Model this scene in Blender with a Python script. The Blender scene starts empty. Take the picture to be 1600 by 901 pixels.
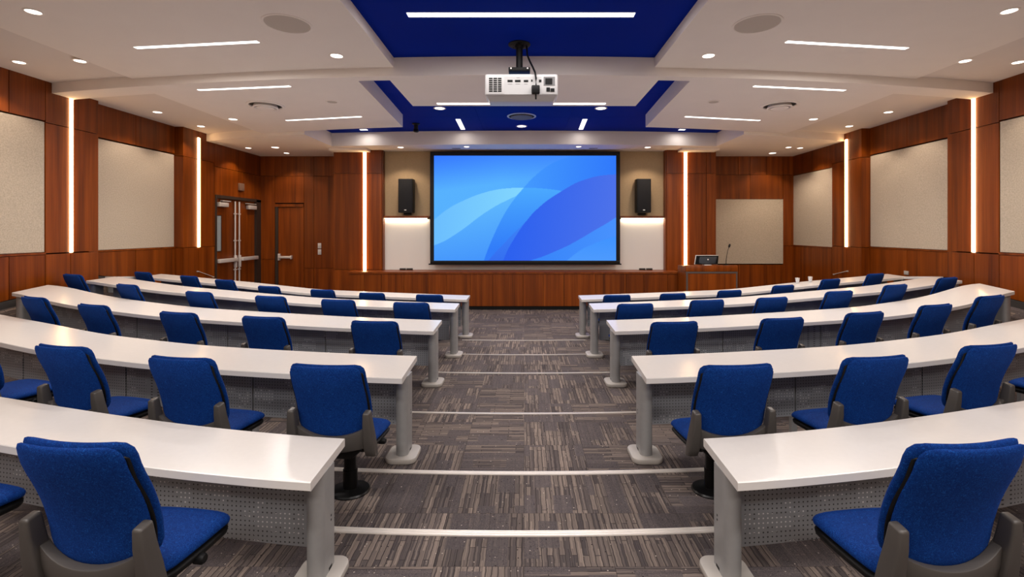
import bpy, bmesh, math, random
import numpy as np
from mathutils import Vector, Matrix
random.seed(7)

# ------------------------------------------------------------------ camera, world, exposure
EYE = 1.86
F = 750.0            # focal length in pixels of the 1600 px frame
CX, CY = 819.0, 360.0
scn = bpy.context.scene
COL = scn.collection
cam_d = bpy.data.cameras.new('camera'); cam = bpy.data.objects.new('camera', cam_d); COL.objects.link(cam)
cam.location = (0, 0, EYE); cam.rotation_euler = (math.pi/2, 0, 0)
cam_d.sensor_width = 36; cam_d.lens = 36*F/1600
cam_d.shift_x = -(CX-800)/1600; cam_d.shift_y = -(450.5-CY)/1600
cam_d.clip_start = .05; cam_d.clip_end = 100
scn.camera = cam
w = bpy.data.worlds.new('world'); scn.world = w; w.use_nodes = True
w.node_tree.nodes['Background'].inputs[0].default_value = (.9, .85, .8, 1)
w.node_tree.nodes['Background'].inputs[1].default_value = 0.3
scn.view_settings.view_transform = 'Standard'; scn.view_settings.look = 'None'
scn.view_settings.exposure = 0.14; scn.view_settings.gamma = 1.0
try: scn.view_settings.use_curve_mapping = False
except Exception: pass
scn.cycles.use_denoising = True
scn.cycles.max_bounces = 6; scn.cycles.diffuse_bounces = 4; scn.cycles.glossy_bounces = 3
scn.cycles.sample_clamp_indirect = 6

# light levels (room fittings, plus added fill lamps behind the camera)
SPOT_W = 40.0        # each ceiling downlight
LINE_W = 27.0        # per metre of linear ceiling light
STRIP_E = 13.0        # wall strip emission
WARM = (1.0, .80, .64); NEUT = (1.0, .93, .88); AMBER = (1.0, .55, .22)

# ------------------------------------------------------------------ helpers
def srgb(r, g, b):
    f = lambda c: (c/255/12.92) if c/255 <= .04045 else ((c/255+.055)/1.055)**2.4
    return (f(r), f(g), f(b), 1)

def P(px, py, z):                       # a photo pixel at depth z -> world point
    return Vector(((px-CX)*z/F, z, EYE-(py-CY)*z/F))
def H(h): return EYE+h                  # height relative to the eye

class MB:
    def __init__(s): s.v = []; s.f = []; s.m = []
    def add(s, vs, fs, m=0):
        o = len(s.v); s.v += [tuple(v) for v in vs]
        s.f += [tuple(i+o for i in f) for f in fs]; s.m += [m]*len(fs); return s
    def box(s, a, b, m=0):
        x0, y0, z0 = a; x1, y1, z1 = b
        x0, x1 = min(x0, x1), max(x0, x1); y0, y1 = min(y0, y1), max(y0, y1); z0, z1 = min(z0, z1), max(z0, z1)
        return s.hexa([(x0,y0,z0),(x1,y0,z0),(x1,y1,z0),(x0,y1,z0),(x0,y0,z1),(x1,y0,z1),(x1,y1,z1),(x0,y1,z1)], m)
    def hexa(s, p, m=0):
        return s.add(p, [(0,3,2,1),(4,5,6,7),(0,1,5,4),(1,2,6,5),(2,3,7,6),(3,0,4,7)], m)
    def quad(s, a, b, c, d, m=0): return s.add([a,b,c,d], [(0,1,2,3)], m)
    def prism(s, pts, z0, z1, m=0):     # outline in xy, extruded in z
        n = len(pts)
        vs = [(x,y,z0) for x,y in pts]+[(x,y,z1) for x,y in pts]
        fs = [tuple(range(n-1,-1,-1)), tuple(range(n,2*n))]+[(i,(i+1)%n,n+(i+1)%n,n+i) for i in range(n)]
        return s.add(vs, fs, m)
    def lathe(s, prof, c=(0,0,0), n=24, m=0):   # prof: (r,z)
        vs = []; fs = []
        for r, z in prof:
            for k in range(n):
                a = 2*math.pi*k/n; vs.append((c[0]+r*math.cos(a), c[1]+r*math.sin(a), c[2]+z))
        for i in range(len(prof)-1):
            for k in range(n):
                fs.append((i*n+k, i*n+(k+1)%n, (i+1)*n+(k+1)%n, (i+1)*n+k))
        fs.append(tuple(range(n-1,-1,-1))); fs.append(tuple((len(prof)-1)*n+k for k in range(n)))
        return s.add(vs, fs, m)
    def tube(s, pts, r, n=8, m=0):
        pts = [Vector(p) for p in pts]; vs = []; fs = []
        rr = r if isinstance(r, (list, tuple)) else [r]*len(pts)
        for i, p in enumerate(pts):
            d = (pts[min(i+1,len(pts)-1)]-pts[max(i-1,0)]).normalized()
            u = d.cross(Vector((0,0,1)));
            if u.length < .05: u = d.cross(Vector((0,1,0)))
            u.normalize(); q = d.cross(u)
            for k in range(n):
                a = 2*math.pi*k/n; vs.append(p+rr[i]*(math.cos(a)*u+math.sin(a)*q))
        for i in range(len(pts)-1):
            for k in range(n): fs.append((i*n+k, i*n+(k+1)%n, (i+1)*n+(k+1)%n, (i+1)*n+k))
        fs.append(tuple(range(n-1,-1,-1))); fs.append(tuple((len(pts)-1)*n+k for k in range(n)))
        return s.add(vs, fs, m)
    def mesh(s, name, mats, smooth=None, bevel=0, fix=True, segs=2):
        me = bpy.data.meshes.new(name); me.from_pydata(s.v, [], s.f)
        for mt in (mats if isinstance(mats, (list, tuple)) else [mats]): me.materials.append(mt)
        for p, mi in zip(me.polygons, s.m): p.material_index = mi
        if fix or bevel:
            bm = bmesh.new(); bm.from_mesh(me)
            if fix: bmesh.ops.recalc_face_normals(bm, faces=bm.faces)
            if bevel:
                es = [e for e in bm.edges if len(e.link_faces) == 2 and e.calc_face_angle(0) > math.radians(40)]
                bmesh.ops.bevel(bm, geom=es, offset=bevel, segments=segs, affect='EDGES', profile=.5, clamp_overlap=True)
            bm.to_mesh(me); bm.free()
        if smooth or bevel:
            me.shade_smooth(); me.set_sharp_from_angle(angle=math.radians(smooth or 35))
        return me
    def obj(s, name, mats, parent=None, **k):
        return link(bpy.data.objects.new(name, s.mesh(name, mats, **k)), parent)

def link(o, parent=None):
    COL.objects.link(o)
    if parent is not None: o.parent = parent
    return o
def rel(o, parent):                     # parent keeping world coordinates written in the mesh
    o.parent = parent; o.matrix_parent_inverse = Matrix.Identity(4); return o
def empty(name, loc=(0,0,0), rz=0):
    o = bpy.data.objects.new(name, None); COL.objects.link(o); o.location = loc; o.rotation_euler = (0,0,rz)
    o.empty_display_size = .1; return o
def tag(o, label, cat, group=None, kind=None):
    o['label'] = label; o['category'] = cat
    if group: o['group'] = group
    if kind: o['kind'] = kind
    return o
def struct(o): o['kind'] = 'structure'; return o
def local(mb, c):                       # shift mesh points so that the object's origin is at c
    mb.v = [(x-c[0], y-c[1], z-c[2]) for x,y,z in mb.v]; return mb

# ------------------------------------------------------------------ materials
def mat(name, col, rough=.5, metal=0, spec=.5, emit=None, estr=1):
    m = bpy.data.materials.new(name); m.use_nodes = True
    b = m.node_tree.nodes['Principled BSDF']
    b.inputs['Base Color'].default_value = col; b.inputs['Roughness'].default_value = rough
    b.inputs['Metallic'].default_value = metal; b.inputs['Specular IOR Level'].default_value = spec
    if emit: b.inputs['Emission Color'].default_value = (*emit[:3],1); b.inputs['Emission Strength'].default_value = estr
    return m
class NT:
    def __init__(s, m): s.t = m.node_tree; s.b = s.t.nodes['Principled BSDF']
    def n(s, typ, **k):
        o = s.t.nodes.new(typ)
        for a, v in k.items():
            if a in o.inputs.keys() if isinstance(a, str) else False: o.inputs[a].default_value = v
            else: setattr(o, a, v)
        return o
    def l(s, a, b): s.t.links.new(a, b)
    def math(s, op, a, b=None, c=None):
        o = s.t.nodes.new('ShaderNodeMath'); o.operation = op
        for i, v in enumerate((a, b, c)):
            if v is None: continue
            if hasattr(v, 'links'): s.l(v, o.inputs[i])
            else: o.inputs[i].default_value = v
        return o.outputs[0]
    def ramp(s, fac, stops):
        r = s.t.nodes.new('ShaderNodeValToRGB'); e = r.color_ramp.elements
        while len(e) < len(stops): e.new(.5)
        for i, (p, c) in enumerate(stops): e[i].position = p; e[i].color = c
        s.l(fac, r.inputs[0]); return r.outputs[0]
    def mix(s, fac, a, b, typ='MIX'):
        o = s.t.nodes.new('ShaderNodeMix'); o.data_type = 'RGBA'; o.blend_type = typ
        for i, v in ((0, fac), (6, a), (7, b)):
            if hasattr(v, 'links'): s.l(v, o.inputs[i])
            else: o.inputs[i].default_value = v
        return o.outputs[2]
    def bump(s, h, strength=.2, dist=.01):
        o = s.t.nodes.new('ShaderNodeBump'); o.inputs['Strength'].default_value = strength; o.inputs['Distance'].default_value = dist
        s.l(h, o.inputs['Height']); s.l(o.outputs[0], s.b.inputs['Normal'])

def wood_mat():
    m = mat('cherry_wood', srgb(140,62,24), .38, spec=.35); t = NT(m)
    geo = t.n('ShaderNodeNewGeometry'); oi = t.n('ShaderNodeObjectInfo')
    mp = t.n('ShaderNodeMapping'); mp.inputs['Scale'].default_value = (9, 9, .35); t.l(geo.outputs['Position'], mp.inputs[0])
    off = t.n('ShaderNodeVectorMath', operation='MULTIPLY_ADD'); off.inputs[1].default_value = (1,1,1)
    cb = t.n('ShaderNodeCombineXYZ'); sc = t.math('MULTIPLY', oi.outputs['Random'], 37.0)
    t.l(sc, cb.inputs[0]); t.l(sc, cb.inputs[1]); t.l(sc, cb.inputs[2])
    t.l(mp.outputs[0], off.inputs[0]); t.l(cb.outputs[0], off.inputs[2])
    n1 = t.n('ShaderNodeTexNoise'); n1.inputs['Scale'].default_value = 1.0; n1.inputs['Detail'].default_value = 3; t.l(off.outputs[0], n1.inputs['Vector'])
    mp2 = t.n('ShaderNodeMapping'); mp2.inputs['Scale'].default_value = (70, 70, 1.2); t.l(geo.outputs['Position'], mp2.inputs[0])
    n2 = t.n('ShaderNodeTexNoise'); n2.inputs['Scale'].default_value = 1.0; n2.inputs['Detail'].default_value = 5; t.l(mp2.outputs[0], n2.inputs['Vector'])
    f = t.math('ADD', t.math('MULTIPLY', n1.outputs[0], .65), t.math('MULTIPLY', n2.outputs[0], .35))
    c = t.ramp(f, [(.30, srgb(80,36,13)), (.5, srgb(117,58,24)), (.72, srgb(146,78,36))])
    r = t.math('MULTIPLY_ADD', oi.outputs['Random'], .30, .84)
    hs = t.n('ShaderNodeHueSaturation'); t.l(r, hs.inputs['Value']); t.l(c, hs.inputs['Color']); hs.inputs['Saturation'].default_value = 1.05
    t.l(hs.outputs[0], t.b.inputs['Base Color'])
    return m
WOOD = wood_mat()
def noise_mat(name, col, rough, scale, amt, bump=0, metal=0, spec=.5, dist=.002):
    m = mat(name, col, rough, metal, spec); t = NT(m)
    tc = t.n('ShaderNodeTexCoord'); n1 = t.n('ShaderNodeTexNoise'); n1.inputs['Scale'].default_value = scale; n1.inputs['Detail'].default_value = 4
    t.l(tc.outputs['Object'], n1.inputs['Vector'])
    a = tuple(c*(1-amt) for c in col[:3])+(1,); b = tuple(min(1,c*(1+amt)) for c in col[:3])+(1,)
    t.l(t.ramp(n1.outputs[0], [(.3, a), (.7, b)]), t.b.inputs['Base Color'])
    if bump: t.bump(n1.outputs[0], bump, dist)
    return m
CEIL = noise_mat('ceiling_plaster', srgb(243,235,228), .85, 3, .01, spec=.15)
CEIL_SHADE = noise_mat('shaded_ceiling_plaster', srgb(228,219,213), .85, 3, .01, spec=.15)  # side strips: ceiling plaster greyed, their shade put into the colour
BLUEC = mat('blue_ceiling_panel', srgb(0,36,150), .7, spec=.04)
NAVY = mat('navy_joint', srgb(5,14,50), .6)
DARK = mat('dark_backing', srgb(22,12,8), .8, spec=.1)
FABRIC_W = noise_mat('acoustic_fabric', srgb(184,172,154), .95, 60, .14, .5, spec=.1, dist=.004)
BEIGE = noise_mat('beige_wallcover', srgb(176,152,118), .8, 50, .05, spec=.15)
WHITEB = mat('whiteboard', srgb(232,226,218), .35, spec=.4)
LAMIN = noise_mat('white_laminate', srgb(216,212,208), .22, 30, .012, spec=.5)
BASEB = mat('dark_baseboard', srgb(58,54,52), .6)
GREYM = noise_mat('grey_powdercoat', srgb(160,160,160), .42, 25, .03, metal=.35)
GREYF = mat('grey_foot_casting', srgb(176,170,163), .45)
BLACK = mat('black_plastic', srgb(14,14,15), .5, spec=.25)
BLACKM = mat('black_metal', srgb(14,14,15), .3, metal=.4)
CHAR = mat('charcoal_plastic', srgb(72,68,65), .42)
ALU = mat('brushed_aluminium', srgb(236,230,224), .3, metal=.35)
CHROME = mat('satin_chrome', srgb(222,218,214), .3, metal=.3)
SILV = mat('silver', srgb(205,202,198), .4, metal=.3)
WHITEP = mat('white_plastic', srgb(204,203,204), .38)
PGREY = mat('port_grey', srgb(120,120,122), .5)
LTXT = mat('light_grey_print', srgb(150,150,152), .5)
FRAMEB = mat('bronze_frame', srgb(52,42,36), .45)
GLASS = mat('vision_glass', srgb(150,165,172), .12, spec=.8)
CARDR = mat('card_grey', srgb(170,165,158), .6)

def fabric_mat():
    m = mat('blue_upholstery', srgb(8,45,150), .85, spec=.15); t = NT(m)
    tc = t.n('ShaderNodeTexCoord')
    n1 = t.n('ShaderNodeTexNoise'); n1.inputs['Scale'].default_value = 55; n1.inputs['Detail'].default_value = 2; n1.inputs['Distortion'].default_value = 2.5
    t.l(tc.outputs['Object'], n1.inputs['Vector'])
    wv = t.math('ABSOLUTE', t.math('SUBTRACT', n1.outputs[0], .5))
    c = t.ramp(wv, [(0.0, srgb(22,84,165)), (.022, srgb(0,42,108)), (.2, srgb(0,35,97))])
    t.l(c, t.b.inputs['Base Color'])
    n2 = t.n('ShaderNodeTexNoise'); n2.inputs['Scale'].default_value = 400; t.l(tc.outputs['Object'], n2.inputs['Vector'])
    t.bump(n2.outputs[0], .25, .002)
    t.b.inputs['Sheen Weight'].default_value = .12; t.b.inputs['Sheen Tint'].default_value = srgb(60,120,255)
    return m
BLUE = fabric_mat()

def carpet_mat(name, tiled):
    m = mat(name, srgb(90,80,76), .95, spec=.08); t = NT(m)
    tc = t.n('ShaderNodeTexCoord'); oi = t.n('ShaderNodeObjectInfo')
    vec = tc.outputs['Object']
    if tiled:
        cb = t.n('ShaderNodeCombineXYZ'); r = t.math('MULTIPLY', oi.outputs['Random'], 53.0)
        t.l(r, cb.inputs[0]); t.l(t.math('MULTIPLY', oi.outputs['Random'], 91.0), cb.inputs[1])
        va = t.n('ShaderNodeVectorMath', operation='ADD'); t.l(vec, va.inputs[0]); t.l(cb.outputs[0], va.inputs[1]); vec = va.outputs[0]
    # wobble
    nz = t.n('ShaderNodeTexNoise'); nz.inputs['Scale'].default_value = 14; t.l(vec, nz.inputs['Vector'])
    vs = t.n('ShaderNodeVectorMath', operation='MULTIPLY_ADD'); t.l(nz.outputs['Color'], vs.inputs[0]); vs.inputs[1].default_value = (.012,.014,0)
    t.l(vec, vs.inputs[2])
    def bricks(rot, sx, bw, rh, off, mort):
        mp = t.n('ShaderNodeMapping'); mp.inputs['Rotation'].default_value = (0,0,rot); mp.inputs['Location'].default_value = (off, off*.7, 0)
        t.l(vs.outputs[0], mp.inputs[0])
        b = t.n('ShaderNodeTexBrick'); b.inputs['Scale'].default_value = 1; b.inputs['Brick Width'].default_value = bw
        b.inputs['Row Height'].default_value = rh; b.inputs['Mortar Size'].default_value = mort; b.inputs['Mortar Smooth'].default_value = .4
        b.inputs['Color1'].default_value = (0,0,0,1); b.inputs['Color2'].default_value = (1,1,1,1); b.inputs['Mortar'].default_value = (.5,.5,.5,1)
        b.offset = .37; b.squash = 1
        t.l(mp.outputs[0], b.inputs['Vector']); return b
    b1 = bricks(math.pi/2, 1, .46, .034, .0, .0035)
    b2 = bricks(math.pi/2, 1, .19, .0125, .31, .0022)
    b3 = bricks(math.pi/2, 1, .26, .125, .17, .002)
    base = t.ramp(b1.outputs['Color'], [(0, srgb(66,61,63)), (.42, srgb(86,78,77)), (.55, srgb(112,101,95)), (1, srgb(130,117,109))])
    fine = t.ramp(b2.outputs['Color'], [(0, srgb(58,54,56)), (.5, srgb(96,88,85)), (1, srgb(150,136,126))])
    c = t.mix(.40, base, fine)
    c = t.mix(t.math('MULTIPLY', b1.outputs['Fac'], .8), c, srgb(46,42,44))
    # grey blocks with curly lines between the striped ones
    n3 = t.n('ShaderNodeTexNoise'); n3.inputs['Scale'].default_value = 30; n3.inputs['Distortion'].default_value = 2.2; n3.inputs['Detail'].default_value = 1; t.l(vec, n3.inputs['Vector'])
    ln = t.math('FRACT', t.math('MULTIPLY', n3.outputs[0], 9.0))
    curl = t.ramp(ln, [(0, srgb(60,56,60)), (.55, srgb(82,76,79)), (.80, srgb(96,89,89)), (.9, srgb(130,119,112)), (1, srgb(60,56,60))])
    pt = t.math('GREATER_THAN', b3.outputs['Color'], .66)
    c = t.mix(t.math('MULTIPLY', pt, .85), c, curl)
    # flecks
    vo = t.n('ShaderNodeTexVoronoi'); vo.inputs['Scale'].default_value = 26; t.l(vec, vo.inputs['Vector'])
    fl = t.math('LESS_THAN', vo.outputs['Distance'], .11)
    sep = t.n('ShaderNodeSeparateColor'); t.l(vo.outputs['Color'], sep.inputs[0])
    lightf = t.math('MULTIPLY', fl, t.math('GREATER_THAN', sep.outputs[0], .72))
    darkf = t.math('MULTIPLY', fl, t.math('LESS_THAN', sep.outputs[0], .45))
    c = t.mix(lightf, c, srgb(176,164,154)); c = t.mix(darkf, c, srgb(38,33,34))
    if tiled:
        hs = t.n('ShaderNodeHueSaturation'); t.l(t.math('MULTIPLY_ADD', oi.outputs['Random'], .22, .89), hs.inputs['Value']); t.l(c, hs.inputs['Color']); c = hs.outputs[0]
    t.l(c, t.b.inputs['Base Color'])
    t.bump(b2.outputs['Color'], .25, .004)
    return m
CARPET_T = carpet_mat('carpet_tile_pile', True)
CARPET = carpet_mat('carpet_pile', False)

def perf_mat():
    m = mat('perforated_steel', srgb(160,162,166), .5); t = NT(m)
    uv = t.n('ShaderNodeUVMap'); sp = t.n('ShaderNodeSeparateXYZ'); t.l(uv.outputs[0], sp.inputs[0])
    def cell(o, off=0): return t.math('SUBTRACT', t.math('FRACT', t.math('MULTIPLY_ADD', o, 1/.026, off)), .5)
    cx = cell(sp.outputs[0]); cy = cell(sp.outputs[1])
    d = t.math('SQRT', t.math('ADD', t.math('MULTIPLY', cx, cx), t.math('MULTIPLY', cy, cy)))
    hole = t.math('LESS_THAN', d, .17)
    n3 = t.n('ShaderNodeTexNoise'); n3.inputs['Scale'].default_value = 6; t.l(uv.outputs[0], n3.inputs['Vector'])
    hc = t.mix(t.math('GREATER_THAN', n3.outputs[0], .58), srgb(60,60,62), srgb(225,225,228))
    t.l(t.mix(hole, srgb(152,155,160), hc), t.b.inputs['Base Color'])
    return m
PERF = perf_mat()
def emis(name, col, s):
    m = bpy.data.materials.new(name); m.use_nodes = True; n = m.node_tree.nodes; n.clear()
    e = n.new('ShaderNodeEmission'); o = n.new('ShaderNodeOutputMaterial'); e.inputs[0].default_value = (*col[:3],1); e.inputs[1].default_value = s
    m.node_tree.links.new(e.outputs[0], o.inputs[0]); return m
E_DOWN = emis('downlight_lens', (1,.88,.76), 5.0)
E_LINE = emis('linear_lens', (1,.93,.87), 5.0)
E_LINE2 = emis('short_linear_lens', (1,.95,.92), 2.4)
E_STRIP = emis('amber_strip', (1,.60,.27), STRIP_E)
E_COVE = emis('cove_led', (1,.80,.52), 3.5)

# ------------------------------------------------------------------ room dimensions (heights relative to the eye)
P1, S1, P2, S2, P3, BL = 2.15, 2.185, 2.035, 2.13, 1.97, 2.28
def z1(X): return 6.28+.017*X*X
def z2(X): return 9.30+.026*X*X
def z3(X): return 10.96+.013*X*X
ZA, ZB, ZC = 12.75, 11.75, 11.95        # front side walls, screen pilasters, screen wall
ZBACK = -3.0
def XW(side, z, inset=0):               # inner face of the side walls
    return -(7.0+inset) if side < 0 else 6.68+.036*max(z, 2)+inset
def zpx(side, px, inset=0):             # depth at which a pixel column meets a side wall
    if side < 0: return (7.0+inset)*F/(CX-px)
    return (6.68+inset)/((px-CX)/F-.036)

def sstep(a, b, x):
    t = max(0, min(1, (x-a)/(b-a))); return t*t*(3-2*t)
def rise(X, z):                         # the floor banks up towards the side walls
    g = max(0, (abs(X)-4.5)/2.5)**2.2
    A = float(np.interp(z, [2.5, 4.5, 6.4, 7.7, 8.6, 10.5, 11.5], [.0, .45, .81, .92, .8, .25, .1]))
    return g*A

# ------------------------------------------------------------------ floor
xs = np.concatenate([np.linspace(-7.4, -4.4, 19), np.linspace(-4, 4, 5), np.linspace(4.4, 7.4, 19)])
ys = np.linspace(ZBACK, 13.0, 65)
mb = MB()
mb.add([(x, y, rise(x, y)) for y in ys for x in xs],
       [(j*len(xs)+i, j*len(xs)+i+1, (j+1)*len(xs)+i+1, (j+1)*len(xs)+i) for j in range(len(ys)-1) for i in range(len(xs)-1)])
floor = struct(mb.obj('floor', CARPET, smooth=40))
tm = MB().box((-.249,-.249,0), (.249,.249,.006)).mesh('carpet_tile', CARPET_T)
for i in range(14):
    for j in range(19):
        o = link(bpy.data.objects.new('carpet_tile', tm), floor)
        o.location = (-3.25+.5*i, 1.90+.5*j, 0)
        o.rotation_euler = (0, 0, (math.pi/2 if random.random() < .33 else 0)+(math.pi if random.random() < .5 else 0))
TOPF = .006

# ------------------------------------------------------------------ ceiling
def strip(mb, x0, x1, zlo, zhi, h, n=12, m=0):
    g = lambda q, X: q(X) if callable(q) else q
    X = np.linspace(x0, x1, n+1)
    for a, b in zip(X[:-1], X[1:]):
        mb.quad((a, g(zlo,a), H(h)), (a, g(zhi,a), H(h)), (b, g(zhi,b), H(h)), (b, g(zlo,b), H(h)), m)
def fascia(mb, x0, x1, zf, h0, h1, n=12, m=0):
    g = lambda q, X: q(X) if callable(q) else q
    X = np.linspace(x0, x1, n+1)
    for a, b in zip(X[:-1], X[1:]):
        mb.quad((a, g(zf,a), H(h0)), (b, g(zf,b), H(h0)), (b, g(zf,b), H(h1)), (a, g(zf,a), H(h1)), m)
mb = MB(); OUT = 7.35
for s in (-1, 1):
    strip(mb, s*1.72, s*5.56, ZBACK, z1, P1)
    mb.quad((s*1.72,ZBACK,H(P1)), (s*1.72,z1(1.72),H(P1)), (s*1.72,z1(1.72),H(BL)), (s*1.72,ZBACK,H(BL)))
    mb.quad((s*5.56,ZBACK,H(P1)), (s*5.56,z1(5.56),H(P1)), (s*5.56,z1(5.56),H(S1)), (s*5.56,ZBACK,H(S1)))
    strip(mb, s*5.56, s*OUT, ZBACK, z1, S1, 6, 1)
    fascia(mb, s*1.72, s*5.56, z1, P2, P1); fascia(mb, s*5.56, s*OUT, z1, P2, S1, 4)
    # second bay
    strip(mb, s*1.82, s*2.26, z1, lambda X: z1(X)+.17, P2, 3)
    zb = lambda X: z1(X)+.35
    strip(mb, s*2.26, s*5.5, z1, lambda X: z1(X)+.17, P2, 12)
    strip(mb, s*2.39, s*5.5, lambda X: z1(X)+.17, z2, P2, 14)
    mb.add([(s*2.26, z1(2.26)+.17, H(P2)), (s*2.39, z1(2.39)+.17, H(P2)), (s*2.39, z2(2.39), H(P2))], [(0,1,2)])
    mb.quad((s*2.26, z1(2.26)+.17, H(P2)), (s*2.39, z2(2.39), H(P2)), (s*2.39, z2(2.39), H(BL)), (s*2.26, z1(2.26)+.17, H(BL)))
    fascia(mb, s*1.82, s*2.26, lambda X: z1(X)+.17, P2, BL, 3)
    fascia(mb, s*2.39, s*4.5, z2, P2, BL, 8)
    strip(mb, s*5.5, s*OUT, z1, zb, P2, 5); fascia(mb, s*5.5, s*OUT, zb, P2, S2, 5)
    mb.quad((s*5.5, zb(5.5), H(P2)), (s*5.5, z2(5.5), H(P2)), (s*5.5, z2(5.5), H(S2)), (s*5.5, zb(5.5), H(S2)))
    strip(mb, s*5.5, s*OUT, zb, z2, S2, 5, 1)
    # third bay
    fascia(mb, s*4.5, s*5.5, z2, P3, P2, 4); fascia(mb, s*5.5, s*OUT, z2, P3, S2, 5)
    strip(mb, s*4.5, s*OUT, z2, 13.0, P3, 10)
    mb.quad((s*4.5, z2(4.5), H(P3)), (s*4.5, z3(4.5), H(P3)), (s*4.5, z3(4.5), H(BL)), (s*4.5, z2(4.5), H(BL)))
    # dropped box over the screen pilasters' strips
    mb.box((s*4.65, 11.42, H(1.915)), (s*3.76, 11.8, H(P3)))
# central part
fascia(mb, -1.82, 1.82, z1, P2, BL, 8)
strip(mb, -1.82, 1.82, z1, 7.85, P2, 8)
fascia(mb, -1.82, 1.82, 7.85, P2, BL, 2)
for s in (-1, 1): mb.quad((s*1.82, z1(1.8)+.17, H(P2)), (s*1.82, 7.85, H(P2)), (s*1.82, 7.85, H(BL)), (s*1.82, z1(1.8)+.17, H(BL)))
fascia(mb, -4.5, 4.5, z3, P3, BL, 16); strip(mb, -4.5, 4.5, z3, 13.0, P3, 16)
# slab above everything
mb.box((-7.6, ZBACK-.1, H(2.45)), (7.6, 13.2, H(2.5)))
ceiling = struct(mb.obj('ceiling', [CEIL, CEIL_SHADE], fix=False))
# blue ceiling panels, each its own piece
k = 0
for (x0, x1, za, zb_, nx, nz) in ((-1.75, 1.75, ZBACK, 6.30, 1, 4), (-4.6, 4.6, 6.30, 11.35, 5, 3)):
    for i in range(nx):
        for j in range(nz):
            a = x0+(x1-x0)*i/nx; b = x0+(x1-x0)*(i+1)/nx; c = za+(zb_-za)*j/nz; d = za+(zb_-za)*(j+1)/nz
            MB().box((a+.002, c+.002, H(BL)), (b-.002, d-.002, H(BL)+.02)).obj('blue_ceiling_panel', BLUEC, ceiling)
MB().box((-4.7, ZBACK, H(BL)+.021), (4.7, 11.4, H(BL)+.03)).obj('backing_board', NAVY, ceiling)

# ------------------------------------------------------------------ walls
GAP = .005
def wall_root(name, mb): return struct(mb.obj(name, DARK))
def side_panel(side, root, za, zb, h0, h1, inset=0, m=WOOD, name='wood_panel', gap=GAP, back=.30, base=False, proud=0, bevel=0, label=None):
    """A board on a side wall between two depths and two heights; base: the lower edge follows the floor."""
    a, b = za+gap, zb-gap; s = side; mb = MB()
    n = 6 if base else 1
    Z = np.linspace(a, b, n+1)
    for c, d in zip(Z[:-1], Z[1:]):
        Xa, Xb = XW(s, c, inset-proud), XW(s, d, inset-proud); Ya, Yb = XW(s, c, back), XW(s, d, back)
        lo_a = rise(Xa, c)+base if base else H(h0)+gap; lo_b = rise(Xb, d)+base if base else H(h0)+gap
        mb.hexa([(Xa,c,lo_a),(Xb,d,lo_b),(Yb,d,lo_b),(Ya,c,lo_a),(Xa,c,H(h1)-gap),(Xb,d,H(h1)-gap),(Yb,d,H(h1)-gap),(Ya,c,H(h1)-gap)])
    o = mb.obj(name, m, root, bevel=bevel)
    if label: o['label'] = label
    return o
walls = {}
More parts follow.
